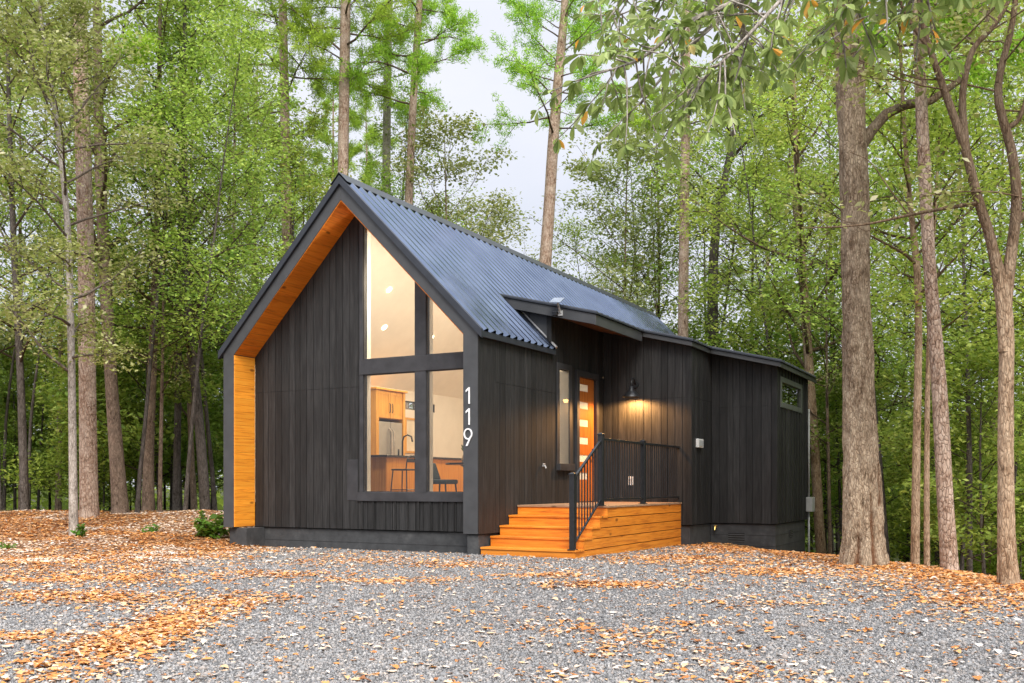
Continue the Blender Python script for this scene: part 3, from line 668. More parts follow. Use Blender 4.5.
t_ = thing('outlet_box', 'white electrical box on the narrow return wall', 'outlet box', (XW + .03, 6.05, 1.77))
m = MB(); m.box(XW + .013, XW + .075, 5.83, 6.2, 1.68, 1.87); m.build('box', WHITEP, t_, bevel=.008); m = MB(); m.box(XW + .0755, XW + .083, 5.86, 6.17, 1.71, 1.84); m.build('cover', GREYP, t_, bevel=.003)
t_ = thing('spigot', 'brass hose tap on the foundation in the inner corner', 'tap', (2.16, Y2 - .0, -.12))
m = MB(); m.tube([(2.16, Y2 + .03, -.10), (2.16, Y2 - .08, -.10), (2.16, Y2 - .11, -.16)], [.022, .022, .018], 8); m.build('spout', BRASS, t_); m = MB(); m.tube([(2.16, Y2 - .05, -.075), (2.16, Y2 - .05, -.05)], [.04, .04], 10); m.build('handle', BRASS, t_)
t_ = thing('wall_tap', 'small pale grey tap low on the black wall left of the side window', 'tap', (.02, 2.5, 1.2))
m = MB(); m.tube([(.01, 2.5, 1.24), (.07, 2.5, 1.24), (.09, 2.5, 1.19)], [.018, .018, .014], 8); m.build('spout', GREYP, t_); m = MB(); m.tube([(.045, 2.46, 1.275), (.045, 2.54, 1.275)], .012, 8); m.build('handle', GREYP, t_)
t_ = thing('outlet_cover', 'small white outlet cover low on the porch wall behind the railing', 'outlet cover', (.5, YW, .95))
m = MB(); m.box(.63, .74, YW - .03, YW - .013, .86, 1.05); m.build('plate', WHITEP, t_, bevel=.004); m = MB(); m.box(.66, .71, YW - .036, YW - .0305, .9, 1.01); m.build('lid', GREYP, t_)
t_ = thing('electric_meter', 'grey electric meter box with conduit on the far corner of the batten wall', 'meter', (XB + .06, 10.3, .4))
m = MB(); m.box(XB + .015, XB + .17, YB - .15, YB + .17, .20, .56); m.build('meter_box', GREYP, t_, bevel=.012)
m = MB(); m.tube([(XB + .06, YB - .02, .56), (XB + .06, YB - .02, 2.75)], .025, 8); m.tube([(XB + .06, YB - .02, .2), (XB + .06, YB - .02, -1.3)], .025, 8); m.build('conduit', GREYP, t_, smooth=True)

# ------------------------------------------------------------------ what shows through the glass
FZ = .5
t_ = thing('refrigerator', 'stainless steel refrigerator under the wooden cabinets', 'refrigerator', (-5.45, 4.520, FZ))
m = MB(); m.box(-5.86, -5.16, 4.050, 5.020, FZ + .02, 2.38); m.build('body', STEEL, t_, bevel=.01)
for y0, y1 in ((4.055, 4.530), (4.540, 5.015)): m = MB(); m.box(-5.155, -5.10, y0, y1, 1.2, 2.375); m.build('door', STEEL, t_, bevel=.012)
m = MB(); m.box(-5.155, -5.10, 4.055, 5.015, FZ + .06, 1.185); m.build('freezer_drawer', STEEL, t_, bevel=.012)
for y in (4.480, 4.590):
    m = MB(); m.tube([(-5.10, y, 1.35), (-5.04, y, 1.42), (-5.03, y, 1.8), (-5.04, y, 2.15), (-5.10, y, 2.22)], .018, 8); m.build('handle', plain('bright_steel', (.75, .75, .74), .2, .9), t_)
t_ = thing('kitchen_cabinet', 'honey wood cabinet with tall side panels around the refrigerator', 'cabinet', (-5.5, 4.520, FZ))
m = MB(); m.box(-5.87, -5.08, 3.920, 4.040, FZ, 3.12); m.box(-5.87, -5.08, 5.040, 5.120, FZ, 3.12); m.build('side_panel', MAPLE, t_, bevel=.004)
m = MB(); m.box(-5.87, -5.14, 4.041, 5.039, 2.45, 3.12); m.build('carcass', MAPLE, t_); m = MB(); m.box(-5.9, -5.04, 3.880, 5.170, 3.12, 3.17); m.build('cornice', MAPLE, t_, bevel=.01)
for y0, y1, hy in ((4.055, 4.535, 4.490), (4.545, 5.025, 4.590)):
    m = MB(); m.box(-5.139, -5.115, y0, y1, 2.47, 3.10); m.box(-5.1145, -5.105, y0 + .0, y0 + .08, 2.47, 3.10); m.box(-5.1145, -5.105, y1 - .08, y1, 2.47, 3.10); m.box(-5.1145, -5.106, y0 + .08, y1 - .08, 3.03, 3.10); m.box(-5.1145, -5.106, y0 + .08, y1 - .08, 2.47, 2.55)
    d = m.build('cabinet_door', MAPLE, t_); m = MB(); m.tube([(-5.10, hy, 2.6), (-5.075, hy, 2.62), (-5.075, hy, 2.8), (-5.10, hy, 2.82)], .01, 6); m.build('handle', BLACK, d)
t_ = thing('wall_art', 'tall framed picture on the white wall beyond the refrigerator', 'picture', (-5.88, 6.8, 2.0))
m = MB(); x0, x1 = -5.895, -5.86
for b in ((6.25, 6.31, 1.7, 2.62), (7.32, 7.38, 1.7, 2.62)): m.box(x0, x1, *b)
m.box(x0, x1, 6.31, 7.32, 1.7, 1.75); m.box(x0, x1, 6.31, 7.32, 2.57, 2.62); m.build('frame', MAPLE, t_); m = MB(); m.box(x0, x0 + .012, 6.31, 7.32, 1.75, 2.57); m.build('print', plain('pale_print', (.7, .64, .52), .6, vary=.15, scale=3), t_)
t_ = thing('kitchen_island', 'long wooden kitchen island with dark countertop and faucet', 'kitchen island', (-3.8, 3.7, FZ))
m = MB(); m.box(-4.16, -3.52, 2.14, 5.3, FZ, 1.455); m.build('base', MAPLE, t_); m = MB(); m.box(-3.519, -3.505, 2.15, 5.29, FZ + .02, 1.45)
m.build('panel', m_wood('amber_maple', (.55, .19, .018), (.80, .33, .03), (.86, .42, .06), axis=2, knots=False, rough=.35), t_)
m = MB(); m.box(-4.2, -3.44, 2.08, 5.36, 1.457, 1.50); m.build('countertop', COUNTER, t_, bevel=.006)
m = MB(); m.tube([(-4.0, 3.45, 1.5), (-4.0, 3.45, 1.85), (-3.96, 3.45, 1.95), (-3.86, 3.45, 1.99), (-3.76, 3.45, 1.95), (-3.73, 3.45, 1.83)], .018, 8); m.tube([(-4.0, 3.3, 1.5), (-4.0, 3.3, 1.67)], .02, 8); m.build('faucet', BLACK, t_, smooth=True)
def stool(x, y, label, first=None):
    if first is None:
        t_ = thing('bar_stool', label, 'stool', (x, y, FZ), 'bar stools at the kitchen island')
        s = .70; m = MB()
        m.box(x - .2, x + .2, y - .2, y + .2, FZ + s - .035, FZ + s); m.build('seat', BLACK, t_, bevel=.015)
        for dx in (-1, 1):
            for dy in (-1, 1): m = MB(); m.tube([(x + dx * .22, y + dy * .22, FZ), (x + dx * .17, y + dy * .17, FZ + s - .03)], .013, 6); m.build('leg', BLACK, t_)
        m = MB(); z = FZ + .26
        for a, b in (((-1, -1), (1, -1)), ((1, -1), (1, 1)), ((1, 1), (-1, 1)), ((-1, 1), (-1, -1))): m.tube([(x + a[0] * .2, y + a[1] * .2, z), (x + b[0] * .2, y + b[1] * .2, z)], .011, 6)
        m.build('footrest', BLACK, t_)
        m = MB(); m.tube([(x + .17, y - .19, FZ + s - .03), (x + .21, y - .2, FZ + s + .2), (x + .22, y - .1, FZ + s + .27), (x + .22, y + .1, FZ + s + .27), (x + .21, y + .2, FZ + s + .2), (x + .17, y + .19, FZ + s - .03)], .014, 6)
        m.bar((x + .205, y - .2, FZ + s + .17), (x + .205, y + .2, FZ + s + .17), .015, .07)
        m.build('backrest', BLACK, t_)
        return t_
    c = first.copy(); col.objects.link(c); c.location = (x, y, FZ); c['label'] = label
    for ch in first.children: d = ch.copy(); col.objects.link(d); d.parent = c
    return c
s0 = stool(-3.08, 2.2, 'black bar stool seen in the left window pane')
stool(-3.08, 3.2, 'black bar stool seen in the right window pane', s0)
tx, ty = -1.28, 1.85
t_ = thing('dining_table', 'round black pedestal dining table behind the right window', 'table', (tx, ty, FZ))
m = MB(); m.lathe((tx, ty, FZ), [(0, .76), (.47, .76), (.48, .78), (.47, .80), (0, .80)], 32); m.build('table_top', COUNTER, t_, smooth=False); m = MB(); m.lathe((tx, ty, FZ), [(0, 0), (.3, 0), (.28, .03), (.09, .08), (.08, .4), (.1, .7), (.2, .76)], 18); m.build('pedestal', BLACK, t_, smooth=True)
vx, vy = tx - .12, ty + .02
t_ = thing('table_vase', 'small vase standing on the round dining table', 'vase', (vx, vy, FZ + .8))
m = MB(); m.lathe((vx, vy, FZ + .801), [(0, 0), (.05, 0), (.07, .06), (.05, .13), (.025, .17), (.03, .2)], 16); m.build('body', plain('clay', (.45, .3, .16), .5), t_, smooth=True)
m = MB()
for k in range(12):
    a = k * 2.4; m.tube([(vx, vy, FZ + .98), (vx + .07 * math.cos(a), vy + .07 * math.sin(a), FZ + 1.10 + .02 * (k % 4))], [.004, .012], 5)
m.build('stems', BUSH, t_)
cx_, cy_ = -1.62, 1.40
t_ = thing('dining_chair', 'slate upholstered dining chair with black legs by the dining table', 'chair', (cx_, cy_, FZ))
m = MB(); m.box(cx_ - .23, cx_ + .23, cy_ - .22, cy_ + .22, FZ + .38, FZ + .47); m.build('seat', FABRIC, t_, bevel=.03)
m = MB(); m.hexa([(cx_ - .23, cy_ - .21, FZ + .47), (cx_ - .16, cy_ - .21, FZ + .47), (cx_ - .16, cy_ + .21, FZ + .47), (cx_ - .23, cy_ + .21, FZ + .47), (cx_ - .32, cy_ - .18, FZ + .80), (cx_ - .27, cy_ - .18, FZ + .80), (cx_ - .27, cy_ + .18, FZ + .80), (cx_ - .32, cy_ + .18, FZ + .80)]); m.build('backrest', FABRIC, t_, bevel=.025)
for dx in (-1, 1):
    for dy in (-1, 1): m = MB(); m.tube([(cx_ + dx * .22, cy_ + dy * .21, FZ), (cx_ + dx * .18, cy_ + dy * .18, FZ + .4)], [.012, .018], 6); m.build('leg', BLACK, t_)
# ------------------------------------------------------------------ ground, gravel, fallen leaves
rng = np.random.default_rng(11)
def vnoise(x, y, s, seed=0):                    # smooth value noise, vectorised
    x = np.asarray(x) / s + 91.7 * seed; y = np.asarray(y) / s + 37.1 * seed
    xi = np.floor(x); yi = np.floor(y); fx = x - xi; fy = y - yi
    h = lambda i, j: np.modf(np.abs(np.sin(i * 127.1 + j * 311.7 + seed * 17.3) * 43758.5453))[0]
    u = fx * fx * (3 - 2 * fx); v = fy * fy * (3 - 2 * fy)
    return (h(xi, yi) * (1 - u) + h(xi + 1, yi) * u) * (1 - v) + (h(xi, yi + 1) * (1 - u) + h(xi + 1, yi + 1) * u) * v
PATCH = [(-3.15, 8.6, .38, 1.9, .95), (-3.0, 10.4, .55, .8, .7), (-4.9, 10.8, 1.1, .5, .9), (-5.6, 12.6, 1.6, .8, .8), (-3.4, 13.2, 1.0, .5, .7), (1.1, 11.9, .75, .4, .95), (.45, 13.0, .55, .35, .8),
         (-1.6, 12.4, 1.0, .4, .55), (-.9, 15.0, 1.0, .6, .6), (-2.6, 15.6, 1.2, .8, .5), (2.6, 16.2, 1.2, .7, .9), (3.6, 13.8, 1.2, .6, .8), (3.2, 15.2, 1.6, .5, .7), (4.9, 10.6, .7, .5, .6), (1.7, 8.9, .4, .15, .3), (2.9, 10.2, .5, .2, .35), (-4.2, 8.2, .6, .25, .7)]
def litter(x, y):
    a, q = to_aq(np.asarray(x, float), np.asarray(y, float))
    n = vnoise(x, y, 1.1, 1) * .5 + vnoise(x, y, .45, 2) * .3 + vnoise(x, y, .2, 3) * .2
    L = .015 + .20 * np.clip((n - .52) * 3.0, 0, 1)
    for pa, pq, sa, sq, s in PATCH:
        L = np.maximum(L, s * np.exp(-(((a - pa) / sa) ** 2 + ((q - pq) / sq) ** 2)) * (.35 + 1.3 * n))
    ac = 6.2 - 0.22 * (q - 12)
    L = np.maximum(L, np.exp(-np.clip(ac - .2 - a, 0, 9) / 1.1) * (.5 + .9 * n) * sstep(8, 11, q))
    left = sstep(-3.6, -6.2, a) if False else np.clip((-a - 3.6) / 2.6, 0, 1)
    L = np.maximum(L, left * np.clip((q - 11.0) / 5, 0, 1) * (.35 + .95 * n))
    L = np.maximum(L, np.clip((q - 17.5) / 2.5, 0, 1) * (np.clip((-a - 3.5) / 2, 0, 1)) * .95)
    return np.clip(L, 0, 1)
def house(x, y, m=0.0):
    return ((x > -5.9 - m) & (x < -.0 + m) & (y > .45 - m) & (y < 17)) | ((x > -.1) & (x < 2.0 + m) & (y > 5.5 - m) & (y < 10.3)) | ((x > -.1) & (x < 3.5 + m) & (y > 7.0 - m) & (y < 10.3)) | ((x > -.1) & (x < 1.87) & (y > .15 - m * .3) & (y < 5.6))

ga = np.sinh(np.linspace(-5.2, 5.2, 300)) * 4.4; gq = np.concatenate([[-40, -20, -8, -2, 2, 4], np.linspace(5, 30, 170), 30 + np.sinh(np.linspace(.05, 4.6, 60)) * 8])
A, Q = np.meshgrid(ga, gq); X = CAM[0] + RT[0] * A + FW[0] * Q; Y = CAM[1] + RT[1] * A + FW[1] * Q
Z = gz(X, Y); n0, n1 = A.shape
i = np.arange(n0 - 1)[:, None] * n1 + np.arange(n1 - 1)[None]
F = np.stack([i, i + 1, i + 1 + n1, i + n1], -1).reshape(-1, 4)
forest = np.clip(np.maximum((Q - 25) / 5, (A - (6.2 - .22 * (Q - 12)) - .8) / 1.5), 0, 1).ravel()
me = np_mesh('ground', np.stack([X, Y, Z], -1).reshape(-1, 3), F, GROUND, smooth=True, attrs={'litter': litter(X, Y).ravel(), 'forest': forest})
tag(link('ground', me), kind='structure')

# loose crushed stone
def sample(n, q0, q1, power, fov=.64):
    u = rng.random(n); p = 1 - power
    q = (q0 ** p + u * (q1 ** p - q0 ** p)) ** (1 / p) if abs(p) > 1e-6 else q0 * (q1 / q0) ** u
    a = (rng.random(n) * 2 - 1) * (fov * q + .4); x = CAM[0] + RT[0] * a + FW[0] * q; y = CAM[1] + RT[1] * a + FW[1] * q
    return x, y, a, q
N = 300000
x, y, a, q = sample(N, 5.6, 22, 1.15)
L = litter(x, y); ac = 6.2 - .22 * (q - 12)
k = (~house(x, y)) & (rng.random(N) > L * .75) & (a < ac + .3) & ~((q > 18) & (a < -4.8)); x, y, q = x[k], y[k], q[k]; N = len(x)
s = rng.lognormal(math.log(.0088), .42, N) * (1 + .02 * (q - 6)); z = gz(x, y) + s * .15
octa = np.array([[1, 0, 0], [-1, 0, 0], [0, 1, 0], [0, -1, 0], [0, 0, 1], [0, 0, -1.]])
of = np.array([[0, 2, 4], [2, 1, 4], [1, 3, 4], [3, 0, 4], [2, 0, 5], [1, 2, 5], [3, 1, 5], [0, 3, 5]])
V = octa[None] * rng.uniform(.6, 1.35, (N, 6, 1)) + rng.normal(0, .22, (N, 6, 3)); th = rng.random(N) * 6.28; ct, st = np.cos(th)[:, None], np.sin(th)[:, None]
V = np.stack([V[..., 0] * ct - V[..., 1] * st, V[..., 0] * st + V[..., 1] * ct, V[..., 2] * .75], -1) * s[:, None, None] + np.stack([x, y, z], -1)[:, None]
me = np_mesh('gravel', V.reshape(-1, 3), (of[None] + 6 * np.arange(N)[:, None, None]).reshape(-1, 3), STONE, np.repeat(rng.random(N) ** 1.1, 6))
tag(link('gravel', me), 'loose crushed grey gravel covering the driveway', 'gravel', kind='stuff')

# fallen leaves: curled, lobed outlines
def leaf_shape(kind):
    if kind == 0: o = [(0, -.5), (.12, -.36), (.30, -.30), (.20, -.12), (.40, .0), (.24, .12), (.30, .30), (.12, .34), (0, .5), (-.12, .34), (-.30, .30), (-.24, .12), (-.40, .0), (-.20, -.12), (-.30, -.30), (-.12, -.36)]
    else: o = [(0, -.5), (.16, -.35), (.27, -.18), (.32, .0), (.27, .16), (.19, .3), (.1, .42), (.03, .48), (0, .5), (-.1, .42), (-.19, .3), (-.27, .16), (-.32, .0), (-.27, -.18), (-.16, -.35), (-.06, -.45)]
    return np.array([(p[0], p[1]) for p in o])
def scatter_leaves(x, y, size, lift, rnd):
    N = len(x); sh = np.stack([leaf_shape(0), leaf_shape(1)])[rng.integers(0, 2, N)]
    P = np.concatenate([np.zeros((N, 1, 2)), sh], 1)            # centre + rim
    px, py = P[..., 0], P[..., 1]; curl = rng.normal(.0, .7, (N, 1)); fold = rng.uniform(.05, .9, (N, 1)); tw = rng.normal(0, .5, (N, 1))
    pz = curl * py * py + fold * np.abs(px) * .7 + tw * px * py
    th = rng.random((N, 1)) * 6.28; X = px * np.cos(th) - py * np.sin(th); Y = px * np.sin(th) + py * np.cos(th)
    tx, ty = rng.normal(0, .10, (N, 1)), rng.normal(0, .10, (N, 1)); pz = pz * .6 + tx * X + ty * Y
    pz -= pz.min(1, keepdims=True)
    s = size[:, None]
    V = np.stack([X * s + x[:, None], Y * s + y[:, None], pz * s + (gz(x, y) + lift)[:, None]], -1)
    b = 17 * np.arange(N)[:, None]; k = np.arange(16)[None]
    F = np.stack([b + 0 * k, b + 1 + k, b + 1 + (k + 1) % 16], -1).reshape(-1, 3)
    return V.reshape(-1, 3), F, np.repeat(rnd, 17)
N = 420000
x, y, a, q = sample(N, 5.6, 27, .7)
L = litter(x, y); k = (rng.random(N) < L * .6 + .010) & ~house(x, y, -.02); x, y, q, a, L = x[k], y[k], q[k], a[k], L[k]
pale = ((q > 15) & (a < -3.5) & (vnoise(x, y, .9, 9) + .12 * rng.normal(0, 1, len(x)) > .56)) | ((q > 20.5) & (q < 24) & (a > -8.6) & (a < -5.6) & (rng.random(len(x)) < .75)) | (rng.random(len(x)) > .72 + .27 * np.clip(L * 1.3, 0, 1))
rn = np.where(pale, rng.uniform(.72, 1, len(x)), np.clip(rng.normal(.45, .2, len(x)), 0, .85))
V, F, rr = scatter_leaves(x, y, np.clip(rng.lognormal(math.log(.04), .42, len(x)), .016, .085) * (1 + .02 * q), rng.uniform(.004, .018, len(x)), rn)
me = np_mesh('fallen_leaves', V, F, FALLEN, rr); tag(link('fallen_leaves', me), 'dry orange and tan leaves fallen in drifts over the gravel', 'leaves', kind='stuff')
print('fallen', len(x))

# ------------------------------------------------------------------ trees
def polyline(rs, p, d, L, n, wob, lift=0.0):
    P = [np.array(p, float)]; d = np.array(d, float); d /= np.linalg.norm(d)
    for k in range(n):
        d = d + rs.normal(0, wob, 3); d[2] += lift / n; d /= np.linalg.norm(d); P.append(P[-1] + d * L / n)
    return np.array(P)
class Woody:
    def __init__(s): s.V = []; s.F = []; s.n = 0; s.n_main = 10 ** 9; s.tips = []; s.dirs = []
    def add(s, P, rad, n):
        v, f = tube(P, np.asarray(rad, float), n); s.V.append(v); s.F.append(f + s.n); s.n += len(v)
    def mesh(s, name, m, scar=None):
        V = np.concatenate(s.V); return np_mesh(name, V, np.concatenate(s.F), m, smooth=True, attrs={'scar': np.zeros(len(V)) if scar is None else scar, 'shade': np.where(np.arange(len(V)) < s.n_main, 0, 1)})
def interp(P, t):
    n = len(P) - 1; f = min(max(t, 0), .9999) * n; i = int(f); return P[i] + (P[i + 1] - P[i]) * (f - i)
def limbs(w, rs, P, rad, cb, spread, nb, sub=5, up=.5, top=.98, taper=True, shape='round', sides=5, minr=.006):
    az = rs.uniform(0, 6.28)
    for b in range(nb):
        t = cb + (top - cb) * ((b + rs.uniform(0, .9)) / nb); p = interp(P, t); r = np.interp(t, np.linspace(0, 1, len(rad)), rad)
        az += 2.4 + rs.normal(0, .4); s = (t - cb) / (1 - cb + 1e-6)
        ln = spread * ((.55 + .7 * math.sin(math.pi * min(1, s * .8 + .22))) if shape == 'round' else (1.0 - .62 * s)) * rs.uniform(.7, 1.2)
        e = up + rs.normal(0, .18) + .5 * s
        d = np.array([math.cos(az) * math.cos(e), math.sin(az) * math.cos(e), math.sin(e)])
        B = polyline(rs, p, d, ln, 6, .11, .12); r0 = min(r * .5, (.018 if shape == 'round' else .010) * ln + .008); w.add(B, np.linspace(r0, minr, 7), sides)
        for k in range(sub):
            tt = .28 + .7 * (k + rs.uniform(0, 1)) / sub; pb = interp(B, tt); dd = (B[-1] - B[0]); dd /= np.linalg.norm(dd)
            sd = dd * .55 + rs.normal(0, .6, 3) * np.array([1, 1, .55]); S = polyline(rs, pb, sd, ln * rs.uniform(.22, .42) * (1.25 - .5 * tt), 3, .16, .1)
            w.add(S, np.linspace(max(r0 * .4, minr), minr * .6, 4), 3 if sides < 6 else 4)
            for q_ in (.35, .7, 1.0): w.tips.append(interp(S, q_)); w.dirs.append(sd / np.linalg.norm(sd))
        for q_ in (.75, 1.0): w.tips.append(interp(B, q_)); w.dirs.append(dd)
def leafmesh(rs, tips, dirs, per, sig, size, flat=.45, drop=.12, shape6=False):
    T = np.repeat(np.array(tips), per, 0); cl = np.repeat(rs.random(len(tips)), per); N = len(T)
    C = T + rs.normal(0, 1, (N, 3)) * np.array([sig, sig, sig * flat])
    az = rs.random(N) * 6.28; el = rs.normal(-.25, .35, N)
    d = np.stack([np.cos(az) * np.cos(el), np.sin(az) * np.cos(el), np.sin(el)], -1)
    nrm = rs.normal(0, .55, (N, 3)); nrm[:, 2] += 1; s = np.cross(d, nrm); s /= np.linalg.norm(s, axis=1)[:, None]; up = np.cross(s, d)
    l = (size * rs.uniform(.6, 1.3, N))[:, None]; w = l * rs.uniform(.42, .62, (N, 1))
    if shape6:
        prof = [(-.5, 0, 0), (-.2, .38, .1), (.15, .5, .12), (.5, 0, -.08), (.15, -.5, .12), (-.2, -.38, .1)]
        V = np.stack([C + d * l * a + s * w * b + up * l * c for a, b, c in prof], 1); k = 6
    else:
        V = np.stack([C - d * l * .5, C + s * w * .5 + up * l * .08, C + d * l * .5, C - s * w * .5 + up * l * .08], 1); k = 4
    rn = np.clip(.5 * cl + .5 * rs.random(N) + .0, 0, 1)
    return V.reshape(-1, 3), np.arange(N * k).reshape(N, k), np.repeat(rn, k)
def needlemesh(rs, tips, dirs, per, ln, wd):
    T = np.repeat(np.array(tips), per, 0); D = np.repeat(np.array(dirs), per, 0); cl = np.repeat(rs.random(len(tips)), per); N = len(T)
    d = D * .5 + rs.normal(0, .62, (N, 3)); d[:, 2] += .12; d /= np.linalg.norm(d, axis=1)[:, None]
    s = np.cross(d, rs.normal(0, 1, (N, 3))); s /= np.linalg.norm(s, axis=1)[:, None]
    l = (ln * rs.uniform(.6, 1.2, N))[:, None]; B = T + rs.normal(0, .085, (N, 3))
    V = np.stack([B - s * wd, B + s * wd, B + d * l], 1)
    return V.reshape(-1, 3), np.arange(N * 3).reshape(N, 3), np.repeat(np.clip(.45 * cl + .55 * rs.random(N), 0, 1), 3)

def build_tree(name, label, cat, base, P, rad, kind, seed, bark, leafmat, group=None, cb=.4, spread=3, nb=14, sub=5, per=18, size=.13, sig=.3, up=.45, sides=8, extra=None, top=.98, shape='round'):
    """P: trunk line relative to base"""
    rs = np.random.default_rng(seed); w = Woody(); w.add(P, rad, sides); w.n_main = w.n
    if nb: limbs(w, rs, P, rad, cb, spread, nb, sub, up, top, shape=shape)
    if extra: extra(w, rs)
    root = thing(name, label, cat, base, group)
    link('trunk', w.mesh('trunk', bark), root)
    if w.tips:
        V, F, rn = needlemesh(rs, w.tips, w.dirs, per, size, .016) if kind == 'pine' else leafmesh(rs, w.tips, w.dirs, per, sig, size)
        link('crown', np_mesh('crown', V, F, leafmat, rn), root)
    return root
def copy_tree(src, loc, rz, sc, label=None, group=None):
    r = src.copy(); col.objects.link(r); r.location = loc; r.rotation_euler = (0, 0, rz); r.scale = (sc, sc, sc)
    if label: r['label'] = label
    if group: r['group'] = group
    for ch in src.children: c = ch.copy(); col.objects.link(c); c.parent = r
    return r
def auto_trunk(rs, H, r0, lean=.02, wob=.012):
    P = polyline(rs, (0, 0, -.3), (rs.normal(0, lean), rs.normal(0, lean), 1), H, 9, wob); P[0][2] = -.4
    t = np.linspace(0, 1, 10); rad = r0 * (1 - .85 * t ** 1.1); rad[0] *= 1.25; return P, rad
def line_trunk(path, q, yaw_depth=0.0):
    """path: (bearing px, height px, width px) on the upright plane q metres ahead -> base and local line"""
    u0, y0, w0 = path[0]; bx, by = bearing(u0, q); bz = GZ(bx, by)
    P = []; rad = []
    for u, y, w in path:
        x, y_ = bearing(u, q); P.append((x - bx, y_ - by, up_at(y, q) - bz)); rad.append(w / 2 * q / FPX)
    P = np.array(P); P[0, 2] = -.25
    n = max(14, len(path) * 3); tt = np.linspace(0, 1, len(P)); t2 = np.linspace(0, 1, n)
    P2 = np.stack([np.interp(t2, tt, P[:, k]) for k in range(3)], -1); r2 = np.interp(t2, tt, rad)
    if n > 8:
        for k in range(3): P2[1:-1, k] = (P2[:-2, k] + 2 * P2[1:-1, k] + P2[2:, k]) / 4
    P2[:, :2] += np.stack([np.sin(t2 * 5 + u0), np.cos(t2 * 4 + u0)], -1) * .03 * t2[:, None]
    return (bx, by, bz), P2, r2

# the trees one can tell apart -------------------------------------------------
# big oak by the driveway
q = 15.0
base, P, rad = line_trunk([(864, 562, 46), (863, 535, 40), (862, 500, 37), (859, 400, 32), (857, 300, 28.5), (855, 200, 28.5), (849, 70, 28), (845, -60, 25), (843, -200, 22), (848, -330, 10)], q)
def fine_trunk(P, rad, sides, rings, ridge, flare, scarf):
    tt = np.linspace(0, 1, len(P)); t2 = np.linspace(0, 1, rings); P2 = np.stack([np.interp(t2, tt, P[:, k]) for k in range(3)], -1); r2 = np.interp(t2, tt, rad)
    V, F = tube(P2, r2, sides); C = np.repeat(P2, sides, 0); ang = np.tile(np.arange(sides), rings) * 2 * np.pi / sides
    sc = np.zeros(len(V)); D = V - C
    for k in range(len(V)):
        v = V[k]; a = ang[k]; z = v[2]
        h = mn.fractal((v[0] * 5, v[1] * 5, z * .9 + 3), .8, 2, 4) * ridge
        rt_ = 1 - abs(mn.noise((v[0] * 16, v[1] * 16, z * 2.2))) * ridge * .9
        fl = flare * math.exp(-max(z, 0) / .35) * (.55 + .45 * math.cos(a * 5 + .6)) if flare else 0
        s_ = scarf(v, D[k]) if scarf else 0; sc[k] = s_
        V[k] = C[k] + D[k] * (rt_ + h + fl - .16 * s_)
    return V, F, sc
def oak_scar(v, d):
    al = (d @ RT) / (np.linalg.norm(d) + 1e-6); fr = -(d @ FW) / (np.linalg.norm(d) + 1e-6)
    if fr < 0: return 0
    z = v[2]; s = 0
    for c, w, z0, z1 in ((.10, .20, -.3, 1.15), (-.55, .15, -.3, .75), (.60, .13, .9, 2.2)):
        if z0 < z < z1: s = max(s, max(0, 1 - abs(al - c - .12 * (z - .2)) / (w * (1.05 - (z - z0) / (z1 - z0)))))
    return min(1, s * 2.2)
rs = np.random.default_rng(5); w = Woody()
V, F, sc = fine_trunk(P, rad, 72, 260, .15, .22, oak_scar); w.V.append(V); w.F.append(F); w.n = len(V); w.n_main = w.n
L_ = lambda pts, q: np.array([np.array(bearing(u, q) + (up_at(y, q),)) - np.array(base) for u, y in pts])
b = L_([(862, 146), (872, 130), (886, 114), (905, 105), (931, 101), (960, 80), (985, 30), (1000, -40)], 15.0); w.add(b, [.09, .085, .08, .075, .06, .05, .04, .02], 8)
for tt in (.7, .82, .92): limbs(w, rs, b, np.full(8, .03), tt - .05, 1.3, 1, 4, .3)
n_main = w.n
limbs(w, rs, P, rad, .72, 4.0, 12, 6, .35)
root = thing('oak_tree', 'big thick trunked oak with a torn scar at its base, beside the driveway', 'tree', base)
scar = np.zeros(w.n); scar[:len(sc)] = sc
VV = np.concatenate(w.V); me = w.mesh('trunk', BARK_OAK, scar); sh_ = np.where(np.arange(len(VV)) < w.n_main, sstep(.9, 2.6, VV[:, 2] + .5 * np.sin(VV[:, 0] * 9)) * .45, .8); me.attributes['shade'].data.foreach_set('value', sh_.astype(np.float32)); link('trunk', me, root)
V, F, rn = leafmesh(rs, w.tips, w.dirs, 16, .3, .12); link('crown', np_mesh('crown', V, F, OLIVE, rn), root)

# forked tree at the right edge
q = 12.0
base, P, rad = line_trunk([(1010, 582, 20), (1007, 540, 17), (1006, 500, 16), (1005, 400, 14.5), (1006, 345, 14), (1004, 312, 13.5), (1001, 278, 9), (996, 245, 4)], q)
w = Woody(); rs = np.random.default_rng(8)
V, F, sc = fine_trunk(P, rad, 36, 90, .12, .25, None); w.V.append(V); w.F.append(F); w.n = len(V); w.n_main = w.n
def br(pts, r0, r1, q2=12.0, n=8): b_ = L_(pts, q2); m = 3 * len(b_); tt = np.linspace(0, 1, len(b_)); t2 = np.linspace(0, 1, m); b_ = np.stack([np.interp(t2, tt, b_[:, k]) for k in range(3)], -1); b_[1:-1] = (b_[:-2] + 2 * b_[1:-1] + b_[2:]) / 4; w.add(b_, np.linspace(r0, r1, m), n); return b_
b1 = br([(1005, 348), (1002, 305), (997, 270), (990, 235), (978, 200), (967, 155), (957, 125), (945, 92), (935, 64), (925, 35), (920, 10), (918, -40)], .074, .026)
b2 = br([(966, 150), (962, 110), (963, 85), (972, 48), (996, 25), (1012, -5), (1030, -50)], .05, .02)
b3 = br([(1005, 352), (1005, 310), (1010, 263), (1018, 200), (1012, 150), (997, 100), (1000, 70), (1012, 30), (1020, -40)], .08, .03)
